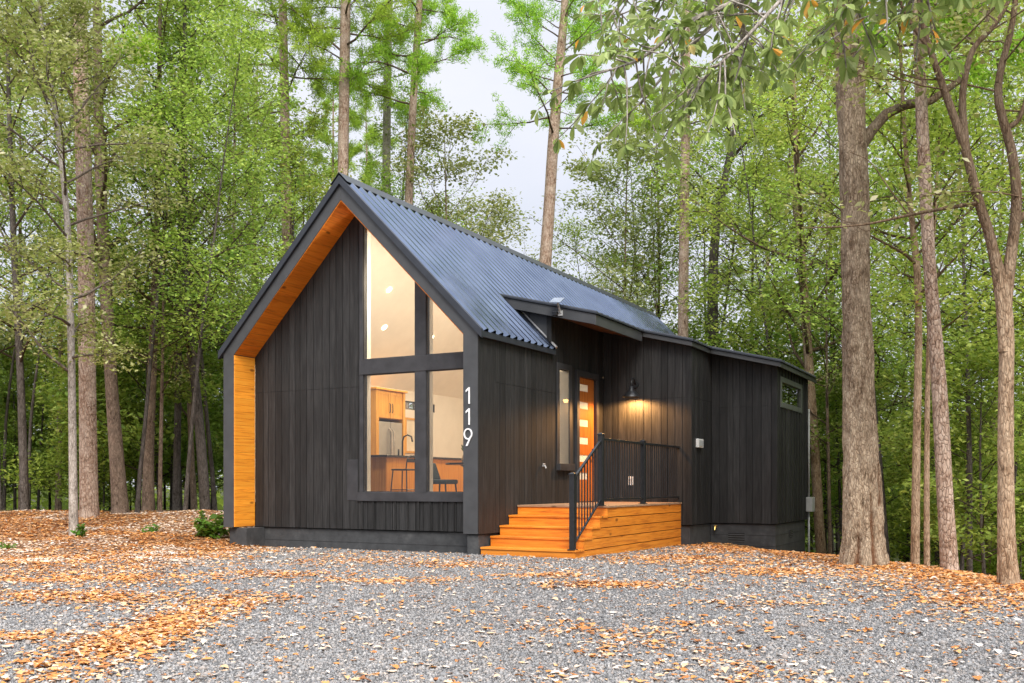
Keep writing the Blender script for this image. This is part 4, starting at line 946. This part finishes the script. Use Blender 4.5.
b4 = br([(1008, 265), (1013, 225), (1040, 200), (1070, 160)], .05, .03)
b5 = br([(978, 203), (940, 209), (909, 215), (870, 224), (839, 227), (803, 228)], .028, .006, 12.0, 6)
b6 = br([(909, 215), (890, 190), (870, 160), (850, 152)], .01, .005, 12.0, 5); b7 = br([(1005, 130), (1020, 120), (1034, 70)], .035, .02)
b8 = br([(930, 50), (905, 15), (890, -30)], .03, .012)
for b_, n_ in ((b1, 4), (b2, 4), (b3, 5), (b4, 3), (b8, 4)): limbs(w, rs, b_, np.full(8, .025), .55, 1.5, n_, 5, .2)
for k in range(10):
    t = rs.uniform(.3, 1); p = interp(b5, t); S = polyline(rs, p, rs.normal(0, 1, 3), .35, 3, .2); w.add(S, np.linspace(.005, .003, 4), 3)
    if t > .75: w.tips.append(S[-1]); w.dirs.append(np.array([0, 0, 1.]))
root = thing('forked_tree', 'slender forked tree with curving dark limbs at the right edge', 'tree', base)
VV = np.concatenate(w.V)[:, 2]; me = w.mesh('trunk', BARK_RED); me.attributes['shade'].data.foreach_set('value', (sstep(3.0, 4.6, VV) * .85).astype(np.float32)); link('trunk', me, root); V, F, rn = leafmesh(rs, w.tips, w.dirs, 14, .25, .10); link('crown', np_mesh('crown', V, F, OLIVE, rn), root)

def special(name, label, cat, path, q, kind, seed, bark, leafmat, fine=False, **kw):
    base, P, rad = line_trunk(path, q); return build_tree(name, label, cat, base, P, rad, kind, seed, bark, leafmat, **kw)
PK = dict(per=38, size=.17, up=.10, sub=10, shape='cone')
special('pine_tree', 'thick plated pine trunk at the left, behind the thin grey tree', 'tree', [(90, 514, 22), (89, 505, 18), (88, 400, 16.5), (87, 260, 16), (83, 120, 15), (79, 0, 14), (76, -150, 14), (75, -330, 6)], 23, 'pine', 21, BARK_PINE, NEEDLE, cb=.62, spread=2.6, nb=12, sides=14, **PK)
special('thin_tree', 'thin leaning grey tree in front of the plated pine at the left', 'tree', [(74, 524, 10), (73, 480, 8), (71, 350, 7), (67, 220, 6), (56, 120, 5), (46, 60, 4), (38, -20, 2.5)], 20, 'leaf', 22, BARK_THIN, OLIVE, cb=.30, spread=1.9, nb=32, sub=7, per=22, size=.10, sig=.24, up=.3)
special('leaning_tree', 'leaning brown trunk just right of the plated pine', 'tree', [(121, 513, 19), (119, 490, 15), (112, 390, 12), (106, 280, 12), (100, 150, 10), (97, 0, 8), (96, -120, 4)], 25, 'leaf', 23, BARK_BROWN, GREEN, cb=.45, spread=2.8, nb=20, per=18, size=.12)
special('tree', 'slim upright trunk between the leaning tree and the cabin', 'tree', [(148, 512, 13), (149, 450, 10), (152, 380, 9), (156, 250, 7), (158, 80, 5), (160, -60, 2)], 27, 'leaf', 24, BARK_BROWN, GREEN, cb=.42, spread=2.6, nb=22, per=18, size=.13)
special('tree', 'dark curved trunk nearest the left corner of the cabin', 'tree', [(206, 512, 11), (203, 470, 10), (197, 400, 9), (188, 330, 8), (185, 250, 6), (184, 120, 5), (186, 0, 3)], 27, 'leaf', 25, BARK_DARK, GREEN, cb=.4, spread=2.6, nb=22, per=18, size=.13)
special('tree', 'dark thin trunk at the far left edge of the clearing', 'tree', [(25, 512, 9), (23, 450, 8), (20, 370, 7), (14, 250, 6), (10, 100, 4), (8, -20, 2)], 26, 'leaf', 26, BARK_DARK, GREEN, cb=.4, spread=2.6, nb=22, per=18, size=.13)
special('tree', 'slim dark trunk left of the curved one near the cabin', 'tree', [(176, 512, 8), (177, 440, 7), (179, 330, 6), (181, 200, 5), (184, 60, 4), (186, -60, 2)], 29, 'leaf', 27, BARK_DARK, LIME, cb=.4, spread=2.4, nb=20, per=18, size=.13)
special('pine_tree', 'straight pine rising directly behind the roof peak', 'tree', [(343, 500, 15), (343, 350, 13), (343, 180, 11), (344, 90, 10.5), (345, 0, 10), (346, -120, 9), (347, -250, 4)], 34, 'pine', 31, BARK_PINE, NEEDLE, cb=.52, spread=3.6, nb=30, **PK)
special('pine_tree', 'slim pine left of the roof peak with bright needle clumps', 'tree', [(291, 500, 13), (290, 350, 12), (287, 230, 10), (285, 90, 9), (283, 0, 8), (282, -80, 5), (282, -150, 2)], 36, 'pine', 32, BARK_PINE, NEEDLE, cb=.47, spread=3.6, nb=36, **PK)
special('pine_tree', 'grey slim pine right of the one behind the roof peak', 'tree', [(384, 500, 10), (385, 300, 9), (387, 120, 8), (390, 0, 7), (392, -120, 3)], 40, 'pine', 33, BARK_THIN, NEEDLE, cb=.52, spread=3.0, nb=26, **PK)
special('pine_tree', 'leaning pine with short needle boughs against the pale sky', 'tree', [(402, 500, 10.5), (405, 350, 9.5), (408, 205, 8.5), (413, 100, 7.5), (420, 0, 6.5), (426, -110, 5), (428, -190, 2)], 36, 'pine', 34, BARK_PINE, NEEDLE, cb=.48, spread=3.2, nb=30, **PK)
special('pine_tree', 'lone pine with a crooked open crown standing in the sky gap', 'tree', [(536, 500, 18), (540, 380, 17), (545, 265, 13), (549, 215, 12), (553, 150, 11.5), (557, 100, 10.5), (561, 55, 9.5), (565, 10, 8), (566, -50, 7), (570, -110, 3)], 36, 'pine', 35, BARK_PINE, NEEDLE, cb=.47, spread=3.3, nb=30, **dict(PK, per=34, sub=9))
special('pine_tree', 'pale straight pine trunk right of the roof end', 'tree', [(683, 520, 13), (683, 400, 12), (683, 330, 11), (684, 200, 10), (685, 120, 9), (686, 0, 8), (687, -120, 4)], 34, 'pine', 36, BARK_PINE, NEEDLE, cb=.62, spread=2.4, nb=12, **PK)
special('pine_tree', 'stout pine trunk between the big oak and the forked tree', 'tree', [(950, 577, 21), (949, 560, 17), (945, 505, 15.5), (940, 400, 15), (935, 327, 13), (930, 260, 12), (925, 150, 12), (921, 60, 11), (917, -60, 9), (915, -180, 4)], 14.5, 'pine', 37, BARK_PINE, NEEDLE, cb=.75, spread=1.8, nb=10, sides=14, **PK)
special('thin_tree', 'thin ruddy trunk right of the big oak', 'tree', [(915, 572, 9), (916, 500, 8), (918, 400, 7.5), (919, 327, 7), (917, 270, 7), (908, 200, 5), (902, 120, 4), (898, 20, 3)], 16, 'leaf', 38, BARK_RED, LIME, cb=.5, spread=1.6, nb=16, per=14, size=.10, sig=.22)
special('thin_tree', 'thinnest straight sapling trunk left of the stout pine', 'tree', [(927, 572, 6), (927, 500, 5.5), (928, 397, 5), (930, 300, 4), (934, 200, 3), (938, 120, 2)], 16.5, 'leaf', 39, BARK_RED, LIME, cb=.5, spread=1.3, nb=14, per=14, size=.10, sig=.2)
special('tree', 'straight trunk close beside the right corner of the cabin', 'tree', [(824, 575, 12), (820, 545, 10), (814, 440, 9.5), (808, 350, 9), (803, 260, 8), (797, 150, 6), (792, 30, 3)], 26, 'leaf', 40, BARK_RED, LIME, cb=.42, spread=2.8, nb=22, per=18, size=.13)
special('tree', 'dark leaning tree with rusty leaves right of the roof end', 'tree', [(720, 520, 16), (716, 400, 13), (712, 300, 11), (715, 230, 9), (730, 150, 7), (750, 60, 5), (760, -20, 2)], 35, 'leaf', 41, BARK_DARK, OLIVE, cb=.5, spread=3.0, nb=18, per=16, size=.13)

# the wood around: prototypes, then copies
protos = {}
def proto(key, name, label, H, r0, seed, kind, bark, leafmat, **kw):
    rs = np.random.default_rng(seed); P, rad = auto_trunk(rs, H, r0)
    protos[key] = [name, label, H, P, rad, seed, kind, bark, leafmat, kw, None]
proto('A', 'leafy_tree', '', 17, .11, 101, 'leaf', BARK_BROWN, GREEN, cb=.26, spread=3.2, nb=26, sub=5, per=14, size=.15, sig=.36)
proto('B', 'leafy_tree', '', 19, .10, 102, 'leaf', BARK_DARK, GREEN, cb=.30, spread=2.9, nb=26, sub=5, per=11, size=.15, sig=.34)
proto('C', 'leafy_tree', '', 15, .085, 103, 'leaf', BARK_BROWN, GREEN, cb=.20, spread=2.8, nb=26, sub=5, per=15, size=.13, sig=.34)
proto('D', 'leafy_tree', '', 14, .075, 104, 'leaf', BARK_BROWN, OLIVE, cb=.30, spread=2.7, nb=24, sub=5, per=13, size=.12, sig=.32)
proto('U', 'understory_tree', '', 6.0, .05, 105, 'leaf', BARK_DARK, GREEN, cb=.16, spread=1.9, nb=20, sub=5, per=20, size=.14, sig=.26, up=.25)
proto('V', 'understory_tree', '', 4.2, .035, 106, 'leaf', BARK_DARK, LIME, cb=.10, spread=1.5, nb=18, sub=5, per=18, size=.13, sig=.22, up=.35)
proto('P', 'pine_tree', '', 22, .19, 107, 'pine', BARK_PINE, NEEDLE, cb=.50, spread=3.0, nb=26, **PK)
proto('E', 'slender_tree', '', 13.5, .065, 108, 'leaf', BARK_DARK, LIME, cb=.34, spread=2.3, nb=26, sub=5, per=15, size=.12, sig=.3, up=.3)
proto('O', 'oak_tree', '', 15, .10, 109, 'leaf', BARK_BROWN, OLIVE, cb=.32, spread=3.3, nb=22, sub=6, per=20, size=.16, sig=.3, up=.3)
LAB = {'O': 'broad crowned olive leafed oak', 'E': 'slender tree with a loose bright crown', 'A': 'tall leafy green tree', 'B': 'tall fresh lime green tree', 'C': 'bushy green tree with low boughs', 'D': 'greyish leafed slender tree', 'U': 'dark stemmed understory tree', 'V': 'low bright understory sapling', 'P': 'tall straight background pine'}
def plant(key, u, q, sc=1.0, where='in the wood', cut=None):
    x, y = bearing(u, q)
    if house(np.array(x), np.array(y), 1.5): return
    name, _, H, P, rad, seed, kind, bark, lm, kw, src = protos[key]; loc = (x, y, GZ(x, y) - .05); label = LAB[key] + ' ' + where; grp = label + ', one of several'
    if src is None:
        r = build_tree(name, label, 'tree', loc, P, rad, kind, seed, bark, lm, group=grp, **kw); protos[key][10] = r
        r.rotation_euler = (0, 0, random.uniform(0, 6.28)); r.scale = (sc,) * 3
    else: copy_tree(src, loc, random.uniform(0, 6.28), sc, label, grp)
rt_ = random.Random(3)
LW, BW_, RW = 'in the wood left of the cabin', 'in the wood behind the cabin roof', 'in the wood right of the cabin'
for u, q, k, s in [(195, 30, 'C', 1.05), (230, 33, 'A', 1), (240, 42, 'B', 1.1), (-120, 30, 'B', 1), (-170, 38, 'A', 1.1), (160, 26.5, 'D', .8), (136, 25, 'E', .9), (184, 25, 'E', .9), (-25, 31, 'O', 1.0), (22, 34, 'O', 1.1), (58, 36, 'O', 1.15), (216, 30, 'E', 1.1)]: plant(k, u, q, s, LW)
for u, q, k, s in [(265, 38, 'C', 1.1), (300, 42, 'A', .95), (325, 46, 'P', .95), (250, 46, 'P', 1.0), (370, 44, 'C', .95), (400, 48, 'D', 1.0), (430, 44, 'D', .85), (448, 38, 'O', 1.02), (482, 43, 'O', .92), (446, 46, 'C', .95), (500, 47, 'V', 1.6), (540, 52, 'C', .62), (585, 50, 'C', .6), (420, 56, 'C', .8), (300, 56, 'B', 1.1), (610, 46, 'D', .85), (360, 52, 'P', 1), (395, 41, 'B', .92), (425, 38, 'E', 1.0), (325, 37, 'E', 1.05), (275, 35, 'E', 1.1), (505, 44, 'D', .72), (602, 41, 'E', .95), (572, 46, 'E', .6)]: plant(k, u, q, s, BW_)
for u, q, k, s in [(640, 42, 'B', .85), (665, 38, 'C', .9), (710, 40, 'D', 1.15), (745, 36, 'B', .95), (770, 42, 'P', .9), (780, 33, 'C', .95), (840, 34, 'B', 1.0), (880, 28, 'C', 1), (905, 36, 'A', 1), (940, 26, 'B', .9), (985, 24, 'C', .95), (1010, 31, 'B', 1), (1040, 22, 'A', .9), (1065, 28, 'C', 1), (1090, 34, 'B', 1.0), (1130, 26, 'A', 1), (860, 46, 'C', 1.2), (1170, 36, 'C', 1.1), (830, 25.5, 'D', .75), (928, 23, 'V', 1.0), (985, 18.5, 'U', .8), (960, 21, 'U', 1.0), (846, 27, 'U', 1.0), (826, 30, 'V', 1.4), (622, 38.5, 'O', 1.0), (662, 40, 'O', 1.15), (700, 36, 'E', 1.2), (755, 33, 'E', 1.1), (790, 29, 'E', 1.1), (890, 22, 'E', 1.0), (970, 19, 'E', .9), (1030, 18, 'E', .95)]: plant(k, u, q, s, RW)
for i in range(46):
    left = i % 2 == 0; u = rt_.uniform(-110, 225) if left else rt_.uniform(820, 1130); q = rt_.uniform(28, 46) if left else rt_.uniform(21, 42)
    plant(rt_.choice('UUV'), u, q, rt_.uniform(.8, 1.35), LW if left else RW)
for u, q in ((-20, 40), (15, 37), (50, 42), (85, 39), (110, 43), (140, 38), (165, 42), (190, 40), (215, 44)): plant('U', u, q, 1.25, LW)
for u, q in ((640, 40), (700, 37), (760, 34), (790, 30), (240, 36), (812, 38)): plant('U', u, q, 1.3, BW_ if u < 800 else RW)
# the wood carries on behind the viewpoint
for u, q, k, s in [(-300, -24, 'A', 1), (60, -20, 'C', 1), (300, -27, 'B', 1), (520, -22, 'A', 1), (760, -26, 'C', 1.1), (1000, -22, 'B', 1), (1350, -20, 'A', 1), (1800, -17, 'C', 1), (-800, -17, 'B', 1), (640, -33, 'A', 1.2), (180, -34, 'B', 1.1), (1150, -31, 'A', 1.1), (2600, -9, 'A', 1), (-1700, -9, 'C', 1)]: plant(k, u, q, s, 'in the wood behind the viewpoint')
# bare dark stems in the shade of the wood
stem = None
for i in range(34):
    left = i % 2 == 0; u = rt_.uniform(-30, 222) if left else rt_.uniform(826, 1060); q = rt_.uniform(29, 44) if left else rt_.uniform(20, 40)
    x, y = bearing(u, q); lab = 'dark bare stem standing in the shade ' + (LW if left else RW); sc = rt_.uniform(.8, 1.3)
    if stem is None:
        rs = np.random.default_rng(70); P, rad = auto_trunk(rs, 9, .055, .03, .03); stem = build_tree('bare_stem', lab, 'tree', (x, y, GZ(x, y) - .1), P, rad, 'leaf', 71, BARK_DARK, GREEN, group=lab + ', one of several', cb=.55, spread=1.6, nb=9, sub=4, per=10, size=.12)
    else: copy_tree(stem, (x, y, GZ(x, y) - .1), rt_.uniform(0, 6.28), sc, lab, lab + ', one of several')

# the far wood that closes the view
rs = np.random.default_rng(77); N = 42000
th = rs.uniform(-.85, .85, N); q = rs.uniform(60, 85, N); a = np.tan(th) * q; zz = rs.beta(1.3, 1.9, N) * 11 - 5.0 + 2.5 * np.sin(th * 23) + np.where(np.abs(th - .03) < .1, -3, 0)
C = CAM + RT * a[:, None] + FW * q[:, None]; C[:, 2] = zz
V, F, rn = leafmesh(rs, C, C, 1, .5, .85); me = np_mesh('far_wood', V, F, GREEN, np.clip(rn * .6, 0, 1)); tag(link('far_wood', me), 'far dense green wood closing the view between the trunks', 'wood', kind='stuff')

# shrubs and weeds
def shrub(x, y, h, r, n, label, lm=BUSH, size=.14, name='shrub', stem_m=BARK_THIN):
    rs = np.random.default_rng(int(abs(x * 100 + y * 10))); w = Woody()
    for k in range(n):
        az = rs.uniform(0, 6.28); P = polyline(rs, (rs.normal(0, r * .15), rs.normal(0, r * .15), -.05), (math.cos(az) * r, math.sin(az) * r, h), math.hypot(h, r) * rs.uniform(.6, 1.1), 5, .12); w.add(P, np.linspace(.012, .004, 6), 4)
        for t in (.35, .55, .75, .95): w.tips.append(interp(P, t)); w.dirs.append(np.array([0, 0, 1.]))
    root = thing(name, label, 'shrub', (x, y, GZ(x, y))); link('stem', w.mesh('stem', stem_m), root)
    V, F, rn = leafmesh(rs, w.tips, w.dirs, 5, r * .16, size, .7, shape6=True); link('foliage', np_mesh('foliage', V, F, lm, rn), root)
x, y = bearing(209, 20.6); shrub(x, y, .55, .38, 16, 'broad leafed green shrub growing against the left corner of the cabin', size=.17)
x, y = bearing(80, 19.6); shrub(x, y, .28, .14, 6, 'small weed at the foot of the thin leaning tree', size=.09, name='weed')
x, y = bearing(150, 20.5); shrub(x, y, .16, .2, 7, 'low green weed on the leaf litter midway to the cabin', size=.08, name='weed')
x, y = bearing(8, 18.2); shrub(x, y, .14, .2, 7, 'low green weed at the far left on the leaf litter', size=.08, name='weed')

# bough of a hickory standing right of the viewpoint, hanging into the top of the view
hb = np.array(bearing(1420, 4.6)); hz = GZ(hb[0], hb[1]); base = np.array([hb[0], hb[1], hz]); w = Woody(); rs = np.random.default_rng(90)
pt = lambda u, y, q: np.array(bearing(u, q) + (up_at(y, q),)) - base
trunk = np.array([(0, 0, -.3), (0, 0, .2), (.02, .03, 2.0), (0, .05, 4.0), (-.05, .05, 6.0), (0, .0, 9.0)]); w.add(np.stack([np.interp(np.linspace(0, 1, 24), np.linspace(0, 1, 6), trunk[:, k]) for k in range(3)], -1), np.linspace(.2, .12, 24), 16)
NV, NF, NR, off = [], [], [], 0
def compound(p, d, ln):                          # five to seven drooping leaflets fanned at the twig tip
    global off
    d = d / np.linalg.norm(d); m = rs.integers(3, 7); ref = np.array([0, 0, 1.]); s = np.cross(d, ref); s /= np.linalg.norm(s) + 1e-6; u_ = np.cross(s, d)
    for k in range(m):
        an = (k / (m - 1) - .5) * 2.6 + rs.normal(0, .1); dd = d * math.cos(an) + s * math.sin(an) + np.array([0, 0, -.35 + rs.normal(0, .15)]); dd /= np.linalg.norm(dd)
        ss = np.cross(dd, u_ + rs.normal(0, .35, 3)); ss /= np.linalg.norm(ss); nn = np.cross(ss, dd); L = ln * rs.uniform(.7, 1.15) * (1 - .25 * abs(an) / 1.3); Wd = L * .40
        prof = [(.0, 0), (.12, .30), (.35, .75), (.6, 1.0), (.8, .72), (1.0, 0)]; V = []
        for t, wd in prof: V.append(p + dd * (L * (t + .12)) + nn * (-.18 * L * t * t))
        Lf = [p + dd * (L * (t + .12)) + ss * Wd / 2 * wd + nn * (-.18 * L * t * t + .10 * L * wd) for t, wd in prof[1:-1]]; Rt = [p + dd * (L * (t + .12)) - ss * Wd / 2 * wd + nn * (-.18 * L * t * t + .10 * L * wd) for t, wd in prof[1:-1]]
        allv = V + Lf + Rt; NV.extend(allv); r = np.clip(rs.normal(.5, .24), 0, 1); NR.extend([r] * len(allv)); o = off
        Fq = [(o, o + 6, o + 1, o + 1), (o + 1, o + 6, o + 7, o + 2), (o + 2, o + 7, o + 8, o + 3), (o + 3, o + 8, o + 9, o + 4), (o + 4, o + 9, o + 5, o + 5), (o, o + 1, o + 10, o + 10), (o + 1, o + 2, o + 11, o + 10), (o + 2, o + 3, o + 12, o + 11), (o + 3, o + 4, o + 13, o + 12), (o + 4, o + 5, o + 13, o + 13)]
        for f in Fq:
            f = list(dict.fromkeys(f)); NF.append(f)
        off += len(allv)
boughs = [[(1420, -330, 4.6), (1200, -260, 4.7), (980, -150, 5.0), (830, -60, 5.4), (740, 0, 5.7), (680, 55, 5.9), (640, 105, 6.0)], [(1420, -250, 4.6), (1150, -170, 4.3), (960, -90, 4.5), (880, -20, 4.7), (830, 25, 4.9)], [(980, -150, 5.0), (860, -110, 5.5), (720, -70, 6.0), (640, -20, 6.4), (600, 30, 6.6)], [(830, -60, 5.4), (790, -10, 5.3), (735, 50, 5.2), (690, 90, 5.2)], [(740, 0, 5.7), (690, 20, 5.6), (640, 60, 5.5), (610, 70, 5.5)], [(960, -90, 4.5), (930, -30, 4.7), (905, 10, 4.9)], [(830, -60, 5.4), (770, -40, 6.2), (690, -15, 6.8), (620, 15, 7.2)], [(740, 0, 5.7), (745, 40, 6.0), (725, 75, 6.3)]]
for bi, bb in enumerate(boughs):
    B = np.array([pt(*p) for p in bb]); m = len(B) * 4; tt = np.linspace(0, 1, len(B)); t2 = np.linspace(0, 1, m); B = np.stack([np.interp(t2, tt, B[:, k]) for k in range(3)], -1); B[1:-1] = (B[:-2] + 2 * B[1:-1] + B[2:]) / 4
    w.add(B, np.linspace(.045 if bi < 2 else .016, .005, m), 7)
    for k in range(24):
        t = rs.uniform(.42 if bi < 2 else .1, 1); p = interp(B, t); d = B[-1] - B[0]; d /= np.linalg.norm(d); d = d * .5 + rs.normal(0, .7, 3) + np.array([0, 0, -.12]); S = polyline(rs, p, d, rs.uniform(.2, .55), 4, .15, -.15); w.add(S, np.linspace(.006, .003, 5), 4)
        for e in (.45, .75, 1.0): compound(interp(S, e), S[-1] - S[-2] + rs.normal(0, .06, 3), rs.uniform(.075, .12))
root = thing('hickory_tree', 'hickory with large pale leaves hanging into the top of the picture', 'tree', tuple(base)); link('trunk', w.mesh('trunk', BARK_THIN), root)
me = bpy.data.meshes.new('crown'); me.from_pydata([tuple(v) for v in NV], [], NF); at = me.attributes.new('rnd', 'FLOAT', 'POINT'); at.data.foreach_set('value', np.array(NR, np.float32)); me.materials.append(NEARLEAF); link('crown', me, root)

# ------------------------------------------------------------------ sky and sun
wd = bpy.data.worlds.new('World'); scene.world = wd; wd.use_nodes = True; nt = wd.node_tree; nt.nodes.clear()
o = nt.nodes.new('ShaderNodeOutputWorld'); bg = nt.nodes.new('ShaderNodeBackground'); nt.links.new(bg.outputs[0], o.inputs[0])
SUN_EL, SUN_AZ = R(46), R(142)
sky = nt.nodes.new('ShaderNodeTexSky'); sky.sky_type = 'NISHITA'; sky.sun_disc = False; sky.sun_elevation = SUN_EL; sky.sun_rotation = SUN_AZ; sky.air_density = 1.0; sky.dust_density = 3.0
tc = nt.nodes.new('ShaderNodeTexCoord'); mp = nt.nodes.new('ShaderNodeMapping'); mp.inputs['Scale'].default_value = (1, 1, 2.2); nt.links.new(tc.outputs['Generated'], mp.inputs[0])
nz = nt.nodes.new('ShaderNodeTexNoise'); nt.links.new(mp.outputs[0], nz.inputs['Vector']); nz.inputs['Scale'].default_value = 2.6; nz.inputs['Detail'].default_value = 6
rp = nt.nodes.new('ShaderNodeValToRGB'); nt.links.new(nz.outputs['Fac'], rp.inputs[0]); rp.color_ramp.elements[0].position = .3; rp.color_ramp.elements[0].color = (8.0, 8.4, 9.5, 1); rp.color_ramp.elements[1].position = .72; rp.color_ramp.elements[1].color = (9.9, 10.0, 10.8, 1)
mx = nt.nodes.new('ShaderNodeMix'); mx.data_type = 'RGBA'; mx.inputs[0].default_value = .88; nt.links.new(sky.outputs[0], mx.inputs[6]); nt.links.new(rp.outputs[0], mx.inputs[7])
sx = nt.nodes.new('ShaderNodeSeparateXYZ'); nt.links.new(tc.outputs['Generated'], sx.inputs[0])      # an overcast sky is brightest overhead
zr_ = nt.nodes.new('ShaderNodeMapRange'); zr_.interpolation_type = 'SMOOTHSTEP'; nt.links.new(sx.outputs[2], zr_.inputs[0]); zr_.inputs[1].default_value = .42; zr_.inputs[2].default_value = 1; zr_.inputs[3].default_value = .95; zr_.inputs[4].default_value = 3.2
vm = nt.nodes.new('ShaderNodeVectorMath'); vm.operation = 'SCALE'; nt.links.new(mx.outputs[2], vm.inputs[0]); nt.links.new(zr_.outputs[0], vm.inputs['Scale']); nt.links.new(vm.outputs[0], bg.inputs[0])
bg.inputs[1].default_value = .112
sd = bpy.data.lights.new('sun', 'SUN'); sd.energy = 4.5; sd.angle = R(30); sd.color = (1, .95, .88); so = bpy.data.objects.new('sun', sd); col.objects.link(so)
dirv = Vector((math.sin(SUN_AZ) * math.cos(SUN_EL), math.cos(SUN_AZ) * math.cos(SUN_EL), math.sin(SUN_EL)))
so.rotation_euler = dirv.to_track_quat('Z', 'Y').to_euler(); so.location = (0, -20, 30)
scene.cycles.max_bounces = 12; scene.cycles.diffuse_bounces = 8; scene.cycles.transmission_bounces = 8; scene.cycles.transparent_max_bounces = 8; scene.cycles.caustics_reflective = False; scene.cycles.caustics_refractive = False
scene.cycles.sample_clamp_indirect = 6
